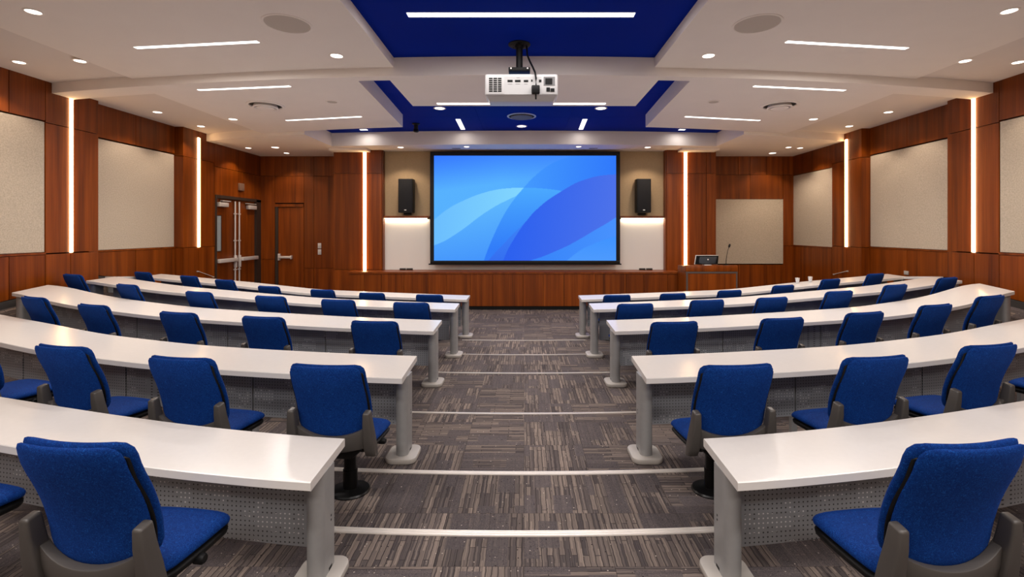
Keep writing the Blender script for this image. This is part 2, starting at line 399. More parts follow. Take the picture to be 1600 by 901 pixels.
for side, nm in ((-1, 'wall_left'), (1, 'wall_right')):
    mb = MB()
    for a, b in ((ZBACK, 2.0), (2.0, 13.0)):
        Xa, Xb = XW(side, a, .28), XW(side, b, .28)
        mb.hexa([(Xa,a,-.1),(Xb,b,-.1),(Xb+side*.1,b,-.1),(Xa+side*.1,a,-.1),(Xa,a,H(2.45)),(Xb,b,H(2.45)),(Xb+side*.1,b,H(2.45)),(Xa+side*.1,a,H(2.45))])
    r = walls[side] = wall_root(nm, mb)
    zt = lambda px, ins=0: zpx(side, px, ins)
    if side < 0: p71, p110, p154, p212, p273, p310, p335, p14 = 71, 110.5, 154, 212, 273, 310, 335, 14
    else: p71, p110, p154, p212, p273, p310, p335, p14 = 1561, 1522, 1480, 1417, 1359, 1323, 1300, 1620
    zj, zs, zp, zm, zq, zu, zv = zt(p71), zt(p110), zt(p154), zt(p212,.17), zt(p273,.17), zt(p310), zt(p335)
    z14 = zt(p14)
    # bay beside and behind the camera: plain boards
    for a, b in ((-3, -.6), (-.6, 1.8), (1.8, 3.2)):
        side_panel(side, r, a, b, 1.58, S1); side_panel(side, r, a, b, -.34, 1.58); side_panel(side, r, a, b, 0, -.34, base=.10)
    # bay A with an acoustic panel
    for a, b in ((3.2, 4.6), (4.6, z14), (z14, zj)):
        side_panel(side, r, a, b, 1.60, S1+.03); side_panel(side, r, a, b, 0, -.352, base=.10)
    side_panel(side, r, 3.2, 5.05, -.318, 1.59, m=FABRIC_W, name='acoustic_panel', proud=-.012)
    side_panel(side, r, 5.05, zj, -.318, 1.59, m=FABRIC_W, name='acoustic_panel', proud=-.012)
    side_panel(side, r, 3.2, zj, -.352, -.318, name='rail', proud=.008, gap=.002)
    # first pilaster
    for a, b in ((zj, zs), (zs, zp)):
        side_panel(side, r, a, b, 1.58, 2.19); side_panel(side, r, a, b, -.336, 1.58); side_panel(side, r, a, b, 0, -.345, base=.10)
    # bay B, recessed
    for a, b in ((zp, zm), (zm, zq)):
        side_panel(side, r, a, b, 1.57, 2.19, .17); side_panel(side, r, a, b, 0, -.362, .17, base=.10)
    side_panel(side, r, zp, zq, -.335, 1.555, .17, m=FABRIC_W, name='acoustic_panel', proud=-.012)
    side_panel(side, r, zp, zq, -.362, -.335, .17, name='rail', proud=.008, gap=.002)
    # second pilaster
    for a, b in ((zq, zu), (zu, zv)):
        side_panel(side, r, a, b, 1.53, 2.19); side_panel(side, r, a, b, -.355, 1.53); side_panel(side, r, a, b, 0, -.355, base=.10)
    # last bay
    if side > 0:
        zn = (zv+ZA)/2
        for a, b in ((zv, zn), (zn, ZA)):
            side_panel(side, r, a, b, 1.45, 2.0); side_panel(side, r, a, b, 0, -.40, base=.10)
        side_panel(side, r, zv, ZA, -.385, 1.45, m=FABRIC_W, name='acoustic_panel', proud=-.012)
        side_panel(side, r, zv, ZA, -.40, -.385, name='rail', proud=.008, gap=.001)
    else:
        zd0, zd1 = zt(336), zt(409)
        zm2 = zt(373)
        for a, b in ((zv, zm2), (zm2, ZA)):
            side_panel(side, r, a, b, 1.45, 2.0)
        for a, b in ((zd0, zm2), (zm2, zd1)): side_panel(side, r, a, b, .80, 1.45)
        side_panel(side, r, zv, zd0, -.355, 1.45); side_panel(side, r, zd1, ZA, .80, 1.45); side_panel(side, r, zd1, ZA, 0, .80, base=.10)
        side_panel(side, r, zv, zd0, 0, -.355, base=.10)
    # dark baseboard
    bb = MB()
    Z = np.linspace(ZBACK, ZA, 50)
    for c, d in zip(Z[:-1], Z[1:]):
        if side < 0 and c > zt(336)-.2: break
        ins = .17 if zp < (c+d)/2 < zq else 0
        Xa, Xb = XW(side, c, ins-.012), XW(side, d, ins-.012)
        ya, yb = XW(side, c, .3), XW(side, d, .3)
        ra, rb = rise(Xa, c), rise(Xb, d)
        bb.hexa([(Xa,c,ra-.05),(Xb,d,rb-.05),(yb,d,rb-.05),(ya,c,ra-.05),(Xa,c,ra+.10),(Xb,d,rb+.10),(yb,d,rb+.10),(ya,c,ra+.10)])
    struct(bb.obj('baseboard_left' if side < 0 else 'baseboard_right', BASEB))
    # vertical LED strips
    for (px, htop, hbot, lab) in (((p110, 2.03, -.335, 'nearer'), (p310, 1.99, -.355, 'farther'))):
        z = zt(px); X = XW(side, z); wd = .034*z/7.4
        sl = empty('wall_strip_light', (X, z, H((htop+hbot)/2)))
        hh = (htop-hbot)/2
        MB().box((0, -wd*.6, -hh), (-side*.022, wd*.6, hh)).obj('diffuser', E_STRIP, sl)
        MB().box((side*-.002, -wd*.6-.006, -hh-.01), (side*.05, wd*.6+.006, hh+.01)).obj('channel', ALU, sl)
        tag(sl, 'glowing amber vertical strip light on the %s %s pilaster' % (lab, 'left wall' if side < 0 else 'right wall'), 'wall light', 'vertical strip lights')

# back wall behind the camera
mb = MB().box((-7.5, ZBACK-.1, -.1), (7.5, ZBACK, H(2.45)))
struct(mb.obj('wall_back', FABRIC_W))

# front wall --------------------------------------------------------
mb = MB()
mb.box((-7.6, ZA+.06, -.1), (7.6, ZA+.2, H(2.45)))
XB0 = (521-CX)*ZB/F; XB1 = (596.5-CX)*ZB/F
for s in (-1, 1):
    mb.box((s*abs(XB0)-s*.03, ZB+.03, 0), (s*abs(XB1)+s*.02, ZA+.1, H(2.2)))
mb.box((XB1, ZC+.02, 0), (-XB1, ZC+.5, H(2.2)))
front = wall_root('wall_front', mb)
def front_panel(px0, px1, h0, h1, z, m=WOOD, name='wood_panel', th=.03, gap=GAP, parent=front, proud=0, bevel=0):
    a = (px0-CX)*z/F; b = (px1-CX)*z/F
    return MB().box((a+gap, z-proud, h0+gap), (b-gap, z+th, h1-gap)).obj(name, m, parent, bevel=bevel)
hy = lambda py, z: EYE-(py-CY)*z/F
TA = H(2.0)
# left side wall of the front (door bay)
for a, b in ((400, 429.5), (475, 490.5), (490.5, 545)):
    front_panel(a, b, hy(275,ZA), TA, ZA); 
front_panel(429.5, 475, hy(275,ZA), TA, ZA)
front_panel(429.5, 475, hy(317,ZA), hy(275,ZA), ZA)
front_panel(400, 429.5, hy(405,ZA), hy(275,ZA), ZA); front_panel(400, 429.5, .1, hy(405,ZA), ZA)
for a, b in ((475, 490.5), (490.5, 545)):
    front_panel(a, b, hy(419,ZA), hy(275,ZA), ZA); front_panel(a, b, .1, hy(419,ZA), ZA)
# left screen pilaster
for a, b in ((521, 570), (570, 596.5)):
    front_panel(a, b, hy(271,ZB), TA, ZB); front_panel(a, b, hy(421,ZB), hy(271,ZB), ZB); front_panel(a, b, .1, hy(421,ZB), ZB)
MB().box((XB1-.005, ZB+.034, 0), (XB1+.02, ZC+.1, TA)).obj('wood_panel', WOOD, front)
MB().box((-XB1+.005, ZB+.034, 0), (-XB1-.02, ZC+.1, TA)).obj('wood_panel', WOOD, front)
for s_ in (-1, 1):      # outer returns of the two pilasters
    xo = s_*abs(XB0) if s_ < 0 else (1119-CX)*ZB/F
    MB().box((xo-s_*.028, ZB+.034, 0), (xo-s_*.004, ZA+.05, TA)).obj('wood_panel', WOOD, front)
# right screen pilaster
for a, b in ((1041.5, 1071), (1071, 1103.7), (1103.7, 1119)):
    front_panel(a, b, hy(271,ZB), TA, ZB); front_panel(a, b, .1, hy(271,ZB), ZB)
# right bay
for a, b in ((1093, 1153.5), (1153.5, 1172), (1172, 1198), (1198, 1223.5), (1223.5, 1245)):
    front_panel(a, b, hy(273,ZA), TA, ZA)
for a, b in ((1093, 1172), (1172, 1223.5)): front_panel(a, b, hy(311,ZA), hy(273,ZA), ZA)
front_panel(1223.5, 1245, hy(384,ZA), hy(273,ZA), ZA)
for a, b in ((1093, 1153.5), (1153.5, 1198), (1198, 1223.5)): front_panel(a, b, .1, hy(413,ZA), ZA)
front_panel(1223.5, 1245, .1, hy(384,ZA), ZA)
front_panel(1118, 1223.5, hy(412,ZA), hy(311,ZA), ZA, FABRIC_W, 'acoustic_panel', proud=.012)
MB().box((-7.2, ZA-.012, 0), (XB0, ZA+.05, .1)).obj('baseboard', BASEB, front)
MB().box((-XB0, ZA-.012, 0), (7.3, ZA+.05, .1)).obj('baseboard', BASEB, front)
# screen wall: beige cover above, whiteboard below, wooden shelf rail with cove light
for a, b in ((596, 634), (634, 672), (672, 720), (720, 819), (819, 918), (918, 966), (966, 1004), (1004, 1042)):
    front_panel(a, b, hy(339,ZC), TA, ZC, BEIGE, 'beige_wall_panel', gap=.001)
wbz = ZC
for (a, b) in ((597.5, 819), (819, 1041)):
    wb = front_panel(a, b, hy(424,ZC), hy(342,ZC), ZC, WHITEB, 'whiteboard', th=-.0015, gap=.001, parent=None, proud=.006)
    tag(wb, 'white writing board on the front wall, %s half behind the screen' % ('left' if a < 700 else 'right'), 'whiteboard', 'front whiteboards')
for s, (a, b) in ((-1, (596.5, 672)), (1, (966, 1042))):
    sh = empty('shelf', P((a+b)/2, 339, ZC))
    c = sh.location
    local(MB().box(((a-CX)*ZC/F, ZC-.10, hy(340.5,ZC)), ((b-CX)*ZC/F, ZC, hy(337.5,ZC))), c).obj('wooden_ledge', WOOD, sh)
    local(MB().box(((a+4-CX)*ZC/F, ZC-.06, hy(341.5,ZC)), ((b-4-CX)*ZC/F, ZC-.02, hy(340.6,ZC))), c).obj('led_strip', E_COVE, sh)
    tag(sh, 'thin wooden ledge with glowing strip beneath, %s of the screen' % ('left' if s < 0 else 'right'), 'shelf', 'lit ledges beside the screen')
    ld = bpy.data.lights.new('cove_lamp', 'AREA'); ld.shape = 'RECTANGLE'; ld.size = 1.1; ld.size_y = .04; ld.energy = 2.6; ld.color = (1,.82,.58)
    lo = link(bpy.data.objects.new('cove_lamp', ld), sh); lo.location = (0, -.05, -.05); lo.rotation_euler = (math.radians(14), 0, 0)
    # vertical wooden trim at the outer edge of the board
    xx = (597-CX)*ZC/F if s < 0 else (1041-CX)*ZC/F
    MB().box((xx-.02, ZC-.03, hy(424,ZC)), (xx+.02, ZC, hy(341,ZC))).obj('edge_trim', WOOD, front)
# pilaster strips on the front
for px, side in ((570, 'left'), (1071, 'right')):
    zt_, zb_ = hy(236, ZB), hy(422, ZB)
    x = (px-CX)*ZB/F; sl = empty('wall_strip_light', (x, ZB, (zt_+zb_)/2)); hh = (zt_-zb_)/2
    MB().box((-.032,-.03,-hh), (.032,0,hh)).obj('diffuser', E_STRIP, sl)
    MB().box((-.038,-.002,-hh-.01), (.038,.04,hh+.01)).obj('channel', ALU, sl)
    tag(sl, 'glowing amber vertical strip light on the front pilaster %s of the screen' % side, 'wall light', 'vertical strip lights')
# wall outlets etc.
# counter below the screen ------------------------------------------
zc = 11.25; ctr = empty('front_counter', (0, 11.6, 0))
x0 = (545-CX)*zc/F; x1 = (1063-CX)*zc/F
ht = hy(424.8, zc)
local(MB().box((x0-.02, zc-.02, ht-.04), (x1, ZB-.001, ht)), (0,11.6,0)).obj('countertop', WOOD, ctr)
local(MB().box((XB1+.03, ZB-.001, ht-.04), (-XB1-.03, ZC-.03, ht)), (0,11.6,0)).obj('rear_ledge', WOOD, ctr)
local(MB().box((x0+.02, zc+.02, .09), (x1-.02, ZB-.002, ht-.045)), (0,11.6,0)).obj('carcass', DARK, ctr)
local(MB().box((x0+.03, zc+.03, TOPF), (x1-.03, ZB-.01, .09)), (0,11.6,0)).obj('plinth', BLACK, ctr)
js = [545,569,596,631,669,698,735,770,817,849,881,930,978,1006,1043,1063]
for a, b in zip(js[:-1], js[1:]):
    local(MB().box(((a-CX)*zc/F+.004, zc, .09), ((b-CX)*zc/F-.004, zc+.02, ht-.042)), (0,11.6,0)).obj('front_panel', WOOD, ctr)
tag(ctr, 'long low cherry-wood counter running under the projection screen', 'counter')
# erasers on the counter ledge
for px, side in ((629.5,'left end, outer one'),(640,'left end, inner one'),(1003.5,'right end, inner one'),(1014.5,'right end, outer one')):
    c = P(px, 424, ZC-.12); c.z = ht
    e = empty('board_eraser', c)
    MB().box((-.075,-.025,0), (.075,.025,.02)).obj('felt', BLACK, e, bevel=.004)
    MB().box((-.075,-.024,.02), (.075,.024,.045)).obj('grip', CHAR, e, bevel=.006)
    tag(e, 'dark board eraser on the counter below the whiteboard, ' + side, 'eraser', 'board erasers')

# ------------------------------------------------------------------ projection screen
zs = 11.70; sc_ = empty('projection_screen', (((672+969)/2-CX)*zs/F, zs, hy(324, zs)))
c = sc_.location
A = lambda px: (px-CX)*zs/F-c.x
B = lambda py: hy(py, zs)-c.z
MB().box((A(672), 0, B(243)), (A(969), .10, B(236.5))).obj('top_bar', BLACK, sc_, bevel=.01)
MB().box((A(672), 0, B(412.8)), (A(969), .06, B(407))).obj('bottom_bar', BLACK, sc_, bevel=.01)
MB().box((A(672), 0.005, B(407)), (A(678), .05, B(243))).obj('side_border', BLACK, sc_)
MB().box((A(962.8), 0.005, B(407)), (A(969), .05, B(243))).obj('side_border', BLACK, sc_)
MB().box((A(669.5), .005, B(413.6)), (A(971), .03, B(411.6))).obj('weight_bar', BLACKM, sc_)
NX, NY = 420, 240
U = np.linspace(58, 1342, NX+1); V = np.linspace(78, 820, NY+1)
def curve(pts, x): 
    p = np.array(pts, float); from_x = p[:,0]; 
    # smooth interpolation (Catmull style via dense resample)
    t = np.linspace(0, len(p)-1, 200); i = np.clip(t.astype(int), 0, len(p)-2); f = t-i
    pm = p[np.clip(i-1,0,None)]; p0 = p[i]; p1 = p[i+1]; p2 = p[np.clip(i+2,None,len(p)-1)]; f = f[:,None]
    q = .5*((2*p0)+(-pm+p1)*f+(2*pm-5*p0+4*p1-p2)*f*f+(-pm+3*p0-3*p1+p2)*f**3)
    o = np.argsort(q[:,0]); return np.interp(x, q[o,0], q[o,1])
c1 = [(40,545),(58,530),(170,445),(300,380),(400,343),(500,318),(600,307),(690,305),(800,308),(930,322),(1000,340)]
c2 = [(40,718),(58,712),(130,682),(200,640),(280,585),(350,530),(420,480),(500,430),(600,380),(640,360),(690,305)]
c3 = [(405,835),(410,820),(440,735),(480,640),(520,555),(560,480),(600,418),(640,365),(690,305),(745,245),(800,195),(860,150),(920,118),(1000,88),(1060,70)]
l1 = [(425,835),(440,820),(500,752),(560,690),(630,617),(700,550),(760,480),(850,400),(940,340),(1050,275),(1120,248),(1200,225),(1270,215),(1345,210)]
l1b = [(538,835),(545,820),(580,740),(620,670),(660,607),(700,550)]
l2 = [(700,835),(740,818),(820,793),(900,760),(1000,715),(1100,660),(1200,600),(1270,560),(1345,512)]
l3 = [(980,830),(1000,815),(1050,775),(1100,740),(1150,716),(1200,695),(1270,668),(1345,645)]
UU, VV = np.meshgrid(U, V)
C1, C2, C3, L1, L1b, L2, L3 = [curve(q, UU) for q in (c1,c2,c3,l1,l1b,l2,l3)]
u = (UU-58)/1284; v = (VV-78)/742
def lerp(a, b, t): return np.array(a, float)*(1-t[...,None])+np.array(b, float)*t[...,None]
img = lerp((50,115,255), (88,178,255), np.clip(.1+v*2.6+u*.6, 0, 1)*np.clip(1.3-u*.8, 0, 1))
def put(mask, col):
    global img
    img = np.where(mask[...,None], col, img)
r3 = (VV > C3) & (UU > 405)
put((VV > C2) & (UU < 690) | ((UU < 690) & (VV > C1) & (VV > C2)), lerp((98,188,255), (62,140,252), np.clip((v-.45)*1.3+u*.3, 0, 1)))
put((VV > C1) & (VV < C2) & (UU < 692), lerp((108,190,255), (132,216,255), np.clip(u*2, 0, 1)))
put(r3 & (VV > C1), lerp((76,170,255), (50,125,250), np.clip((v-.3)*1.7, 0, 1)))
put(r3 & (VV <= C1), lerp((72,160,255), (48,120,252), np.clip((u-.4)*1.6, 0, 1)))
put((UU > 425) & (VV > L1), lerp((66,140,250), (52,108,240), np.clip((v-.5)*1.8, 0, 1)))
lob = (VV > L1) & (UU > 545) & ((VV > L1b) | (UU > 700)) & ((VV < L2) | (UU < 700))
put((UU > 538) & (VV > L1) & ((VV > L1b) | (UU > 700)), lerp((46,98,240), (92,122,232), np.clip((u-.5)*1.3+.1*v, 0, 1)))
put((UU > 700) & (VV > L2), lerp((54,132,250), (78,150,255), np.clip((u-.5)*1.6, 0, 1)))
put((UU > 980) & (VV > L3), lerp((66,148,255), (86,160,255), np.clip((v-.8)*3, 0, 1)))
lin = np.where(img/255 <= .04045, img/255/12.92, ((img/255+.055)/1.055)**2.4)
me = bpy.data.meshes.new('picture')
vv = [(A(678)+(A(962.8)-A(678))*i/NX, .012, B(243)+(B(407)-B(243))*j/NY) for j in range(NY+1) for i in range(NX+1)]
ff = [(j*(NX+1)+i, (j+1)*(NX+1)+i, (j+1)*(NX+1)+i+1, j*(NX+1)+i+1) for j in range(NY) for i in range(NX)]
me.from_pydata(vv, [], ff)
ca = me.color_attributes.new('screen_colour', 'FLOAT_COLOR', 'POINT')
ca.data.foreach_set('color', np.concatenate([lin, np.ones(lin.shape[:2]+(1,))], -1).astype(np.float32).ravel())
m = bpy.data.materials.new('screen_picture'); m.use_nodes = True; n = m.node_tree.nodes; n.clear()
at = n.new('ShaderNodeVertexColor'); at.layer_name = 'screen_colour'; e = n.new('ShaderNodeEmission'); o = n.new('ShaderNodeOutputMaterial')
m.node_tree.links.new(at.outputs[0], e.inputs[0]); m.node_tree.links.new(e.outputs[0], o.inputs[0]); e.inputs[1].default_value = 0.9
me.materials.append(m)
pic = link(bpy.data.objects.new('picture', me), sc_); pic['label'] = 'lit blue picture of overlapping curved waves'
MB().box((A(677), .02, B(408)), (A(964), .04, B(242))).obj('screen_backing', BLACK, sc_)
tag(sc_, 'large black-framed projection screen showing light and dark blue waves', 'screen')

# wall loudspeakers
for px0, px1, side in ((622, 645, 'left'), (995, 1017.5, 'right')):
    z = ZC-.28; s = -1 if side == 'left' else 1
    c = P((px0+px1)/2, 305.5, z); sp = empty('wall_speaker', c)
    wd = (px1-px0)/2*z/F; hh = 26.5*z/F
    MB().box((-wd,-.0,-hh), (wd,.24,hh)).obj('cabinet', BLACK, sp, bevel=.015)
    MB().box((-wd+.02,-.012,-hh+.02), (wd-.02,.002,hh-.02)).obj('grille', mat('speaker_grille', srgb(26,26,28), .9), sp, bevel=.01)
    MB().box((-.025,-.016,-hh+.05), (.025,-.01,-hh+.075)).obj('badge', SILV, sp, bevel=.003)
    MB().box((-.09,.18,-hh-.05), (.09,.278,-hh+.1)).obj('bracket', BLACK, sp)
    tag(sp, 'tall black loudspeaker mounted on the beige wall %s of the screen' % side, 'speaker', 'wall loudspeakers')

# ------------------------------------------------------------------ doors
# single door in the front-left wall
d1 = struct(empty('door_1', P(454, 380, ZA)))
c = d1.location; A1 = lambda px: (px-CX)*ZA/F-c.x; B1 = lambda py: hy(py, ZA)-c.z
MB().box((A1(434.5), .02, -c.z+.02), (A1(472.5), .055, B1(323.5))).obj('door_leaf', WOOD, d1)
for a, b, m_ in ((430, 434.5, FRAMEB), (472.5, 474.5, WOOD)):
    MB().box((A1(a), -.0, -c.z), (A1(b), .05, B1(322))).obj('door_jamb', m_, d1)
MB().box((A1(430), -.02, B1(323)), (A1(474.5), .05, B1(318.6))).obj('door_head', WOOD, d1)
pb = MB().box((A1(437), -.07, B1(403.2)), (A1(456), -.02, B1(399.6))).obj('push_bar', CHROME, d1, bevel=.008)
MB().box((A1(435.5), -.06, B1(406.5)), (A1(438.2), .02, B1(396))).obj('latch_plate', CHROME, d1, bevel=.006)
MB().box((A1(454.8), -.06, B1(404.5)), (A1(456.6), .02, B1(398.8))).obj('end_cap', CHROME, d1, bevel=.004)
# double door in the left wall
d2 = struct(empty('door_2', (-7.0, 11.9, 0)))
c = d2.location
def onleft(px0, px1, h0, h1, x0, x1): # box on the left wall between two pixel columns
    za, zb = zpx(-1, px0), zpx(-1, px1)
    return MB().box((x0-c.x, za-c.y, h0-c.z), (x1-c.x, zb-c.y, h1-c.z))
X = -7.0; hd = H(.765)
onleft(336, 338.6, 0, hd+.03, X-.2, X+.01).obj('door_frame', FRAMEB, d2)
onleft(400.5, 409, 0, hd+.03, X-.2, X+.012).obj('door_frame', FRAMEB, d2)
onleft(336, 409, hd-.02, hd+.05, X-.2, X+.012).obj('door_frame', FRAMEB, d2)
fl = .12
for a, b in ((338.6, 370.7), (371.3, 400.5)):
    lf = onleft(a, b, fl, hd-.025, X-.1, X-.05).obj('door_leaf', WOOD, d2)
onleft(338.9, 348.6, H(-33*zpx(-1,342)/F), H(24*zpx(-1,342)/F), X-.048, X-.035).obj('window_frame', FRAMEB, d2)
onleft(339.3, 347.2, H(-32*zpx(-1,342)/F), H(23*zpx(-1,342)/F), X-.036, X-.03).obj('vision_pane', GLASS, d2)
zr = zpx(-1, 368.2); zr2 = zpx(-1, 374.6)
for zz in (zr, zr2):
    g = MB().tube([(X-.01-c.x, zz-c.y, fl+.05), (X-.01-c.x, zz-c.y, hd-.06)], .018, 8)
    for hh in (.35, .9, 1.6, 2.25): g.box((X-.035-c.x, zz-.03-c.y, hh), (X+.012-c.x, zz+.03-c.y, hh+.03))
    g.obj('vertical_rod', CHROME, d2, smooth=40)
    MB().box((X-.03-c.x, zz-.03-c.y, H(-.90)), (X+.03-c.x, zz+.03-c.y, H(-.60))).obj('rod_latch', CHROME, d2, bevel=.015)
hb = H(-.70)
onleft(339.5, 368, hb-.045, hb+.045, X-.0, X+.07).obj('push_bar', CHROME, d2, bevel=.01)
onleft(376, 400, hb-.045, hb+.045, X-.0, X+.07).obj('push_bar', CHROME, d2, bevel=.01)
onleft(341, 354.5, H(.55), H(.65), X-.05, X+.05).obj('door_closer', SILV, d2, bevel=.008)
onleft(387.5, 398.5, H(.54), H(.64), X-.05, X+.05).obj('door_closer', SILV, d2, bevel=.008)
onleft(346, 359, H(.68), H(.70), X-.03, X+.03).obj('closer_arm', SILV, d2)
onleft(385, 399, H(.67), H(.69), X-.03, X+.03).obj('closer_arm', SILV, d2)
# wall fittings
zz = zpx(-1, 375.5); o = MB().box((0,-.10,-.09), (.05,.10,.09)).obj('wall_alarm', mat('grey_fitting', srgb(120,92,76), .6), bevel=.01)
o.location = (-7.0, zz, H(1.07)); tag(o, 'small square grey fitting on wood wall above the double door', 'alarm')
for i, (ya, yb) in enumerate(((379.5, 388), (389, 398))):
    o = MB().box((-.045,-.015,-.07), (.045,0,.07)).obj('light_switch', WHITEP, bevel=.004)
    MB().box((-.02,-.024,-.035), (.02,-.014,.035)).obj('rocker', SILV, o, bevel=.004)
    o.location = P(499.5, (ya+yb)/2, ZA); tag(o, '%s of two white switch plates on wood wall right of the single door' % ('upper','lower')[i], 'switch', 'switch plates')
for px, py, side in ((1417, 426, 'right'),):
    zz = zpx(1, px, .17); o = MB().box((-.02,-.05,-.035), (0,.05,.035)).obj('wall_outlet', CARDR, bevel=.004)
    o.location = (XW(1, zz, .17), zz, H(-66*zz/F)); tag(o, 'small pale socket plate low on the right wall under the acoustic panel', 'outlet')

# ------------------------------------------------------------------ lectern, monitor, microphone
zf, zk = 10.65, 11.2
xl, xr = (1071.5-CX)*zf/F, (1152.5-CX)*zf/F
lec = empty('lectern', ((xl+xr)/2, (zf+zk)/2, 0)); c = lec.location
htp = hy(414.5, zf); hbk = hy(420, zk)+.0
def loc_(m): return local(m, c)
def hz(x0, x1, y0, y1, z0, z1f, z1b):
    return MB().hexa([(x0,y0,z0),(x1,y0,z0),(x1,y1,z0),(x0,y1,z0),(x0,y0,z1f),(x1,y0,z1f),(x1,y1,z1b),(x0,y1,z1b)])
drop = .095
loc_(hz(xl+.01, xr-.01, zf+.02, zk-.01, .06, htp-.05, htp-drop-.02)).obj('carcass', WOOD, lec)
loc_(MB().box((xl+.05, zf+.05, TOPF), (xr-.05, zk-.05, .06))).obj('plinth', BLACK, lec)
loc_(MB().box((xl, zf-.01, hy(424,zf)), (xr, zf+.02, htp))).obj('upper_panel', WOOD, lec, bevel=.004)
loc_(MB().box((xl+.05, zf-.002, .1), (xr-.02, zf+.02, hy(427.5,zf)))).obj('front_panel', WOOD, lec)
g = MB(); g.box((xl+.0, zf-.006, hy(427,zf)), (xr, zf+.018, hy(424.3,zf))); g.box((xl+.012, zf-.006, .06), (xl+.045, zf+.018, hy(427,zf))); g.box((xr-.035, zf-.006, .06), (xr-.005, zf+.018, hy(427,zf)))
loc_(g).obj('reveal_strip', mat('grey_reveal', srgb(88,76,72), .5), lec)
loc_(hz(xl-.005, xl+.012, zf+.0, zk, hy(424,zf)-.0, htp-.002, htp-drop)).obj('side_cap', WOOD, lec)
loc_(hz(xl, xr, zf+.021, zk, htp-.03, htp-.004, htp-drop+.0)).obj('worktop', WOOD, lec)
loc_(MB().box((xl-.002, zf+.02, .06), (xl+.01, zk, hy(426,zf)))).obj('side_panel', WOOD, lec)
tag(lec, 'cherry-wood lectern with dark inset frame, right of the front counter', 'lectern')
# monitor (back towards the room)
mz = zf+.16; mo = empty('monitor', P(1105, 414.5, mz)); 
mo.location.z = htp-.012
c = mo.location; hm = hy(399.5, mz)-c.z
xL, xR, xTL, xTR = [(q-CX)*mz/F-c.x for q in (1086.5, 1121.5, 1090, 1124.5)]
g = MB().hexa([(xL,-.01,.03),(xR,-.01,.03),(xR,.03,.03),(xL,.03,.03),(xTL,.05,hm),(xTR,.05,hm),(xTR,.08,hm),(xTL,.08,hm)])
g.obj('back_cover', mat('monitor_black', srgb(12,13,15), .75, spec=.1), mo, bevel=.008)
g = MB().hexa([(xL-.012,.031,.02),(xR+.006,.031,.02),(xR+.006,.05,.02),(xL-.012,.05,.02),(xTL-.012,.081,hm+.012),(xTR+.006,.081,hm+.012),(xTR+.006,.1,hm+.012),(xTL-.012,.1,hm+.012)])
g.obj('bezel', SILV, mo)
g = MB().hexa([(xL+.13,-.035,.04),(xR-.10,-.035,.04),(xR-.04,-.005,.05),(xL+.08,-.005,.05),(xTL+.1,.03,hm-.03),(xTR-.06,.03,hm-.03),(xTR-.04,.05,hm-.02),(xTL+.04,.05,hm-.02)])
g.obj('hub', mat('monitor_hub', srgb(48,52,58), .6, spec=.2), mo, bevel=.006)
MB().lathe([(.016,0),(.016,.004)], n=16).obj('emblem', SILV, mo).matrix_local = Matrix.Translation(((xL+xR)/2+.03, -.005, hm*.62)) @ Matrix.Rotation(math.radians(75), 4, 'X')
MB().box((-.08,-.07,0), (.08,.08,.02)).obj('stand', SILV, mo, bevel=.006)
MB().box((-.05,-.02,.01), (.05,.02,.08)).obj('neck', CHAR, mo, bevel=.006)
tag(mo, 'black monitor seen from behind, standing on the wooden lectern', 'monitor')
mi = empty('microphone', (P(1134.5, 414, zf+.13).x, zf+.13, htp-.016))
MB().lathe([(.07,0),(.07,.012),(.03,.02),(.012,.03)], n=20).obj('base', BLACK, mi, smooth=40)
q = zf+.13
pts = [Vector((0,0,.02))]
for px, py in ((1134.6,407),(1135.5,400),(1137,392),(1138.8,386.5)): 
    w_ = P(px, py, q); pts.append(w_-mi.location)
MB().tube(pts, [.008,.008,.007,.006,.006], 8).obj('gooseneck', BLACK, mi, smooth=40)
e1, e2 = P(1138.8, 386.5, q)-mi.location, P(1140.6, 381, q)-mi.location
MB().tube([e1, e1.lerp(e2,.3), e1.lerp(e2,.7), e2], [.012,.024,.024,.012], 12).obj('capsule', BLACK, mi, smooth=50)
tag(mi, 'slim black gooseneck microphone on the right of the lectern', 'microphone')

# ------------------------------------------------------------------ desks
ROWS = [  # z0, curvature, depth, aisle X near, aisle X far, end X near, end X far, height table
    dict(z0=2.283, c=.035, D=.49, xn=1.033, xf=1.05, en=4.7, ef=4.9, t=[(1.03,-1.22),(1.88,-1.187),(2.78,-1.138),(3.43,-1.106),(5,-1.07)]),
    dict(z0=3.654, c=.030, D=.66, xn=.937, xf=.97, en=5.9, ef=6.0, t=[(.94,-1.134),(3.1,-1.097),(4.33,-1.043),(4.75,-1.0),(5.3,-.96),(6,-.92)]),
    dict(z0=5.53, c=.016, D=.69, xn=1.05, xf=1.069, en=6.66, ef=6.93, t=[(1.05,-1.165),(2.3,-1.13),(4.5,-1.045),(5.6,-.955),(6.0,-.905),(6.7,-.79)]),
    dict(z0=6.84, c=.012, D=.58, xn=.988, xf=1.0, en=6.74, ef=6.8, t=[(.99,-1.128),(3.14,-1.062),(5.6,-.896),(6.5,-.794),(6.8,-.757)]),
    dict(z0=8.125, c=.0095, D=.52, xn=.972, xf=.976, en=6.84, ef=6.88, t=[(.97,-1.17),(3.73,-1.078),(5.03,-.955),(6.6,-.84),(6.87,-.815)]),
]
ROWN = ['row nearest the camera', 'second row from the camera', 'middle row', 'fourth row from the camera', 'farthest row']
def zn(r, X): return r['z0']+r['c']*X*X
def dh(r, X):
    xs_, hs_ = zip(*r['t']); ax = abs(X)
    return float(np.mean([np.interp(ax+d, xs_, hs_) for d in (-.25,-.12,0,.12,.25)]))
TH = .046
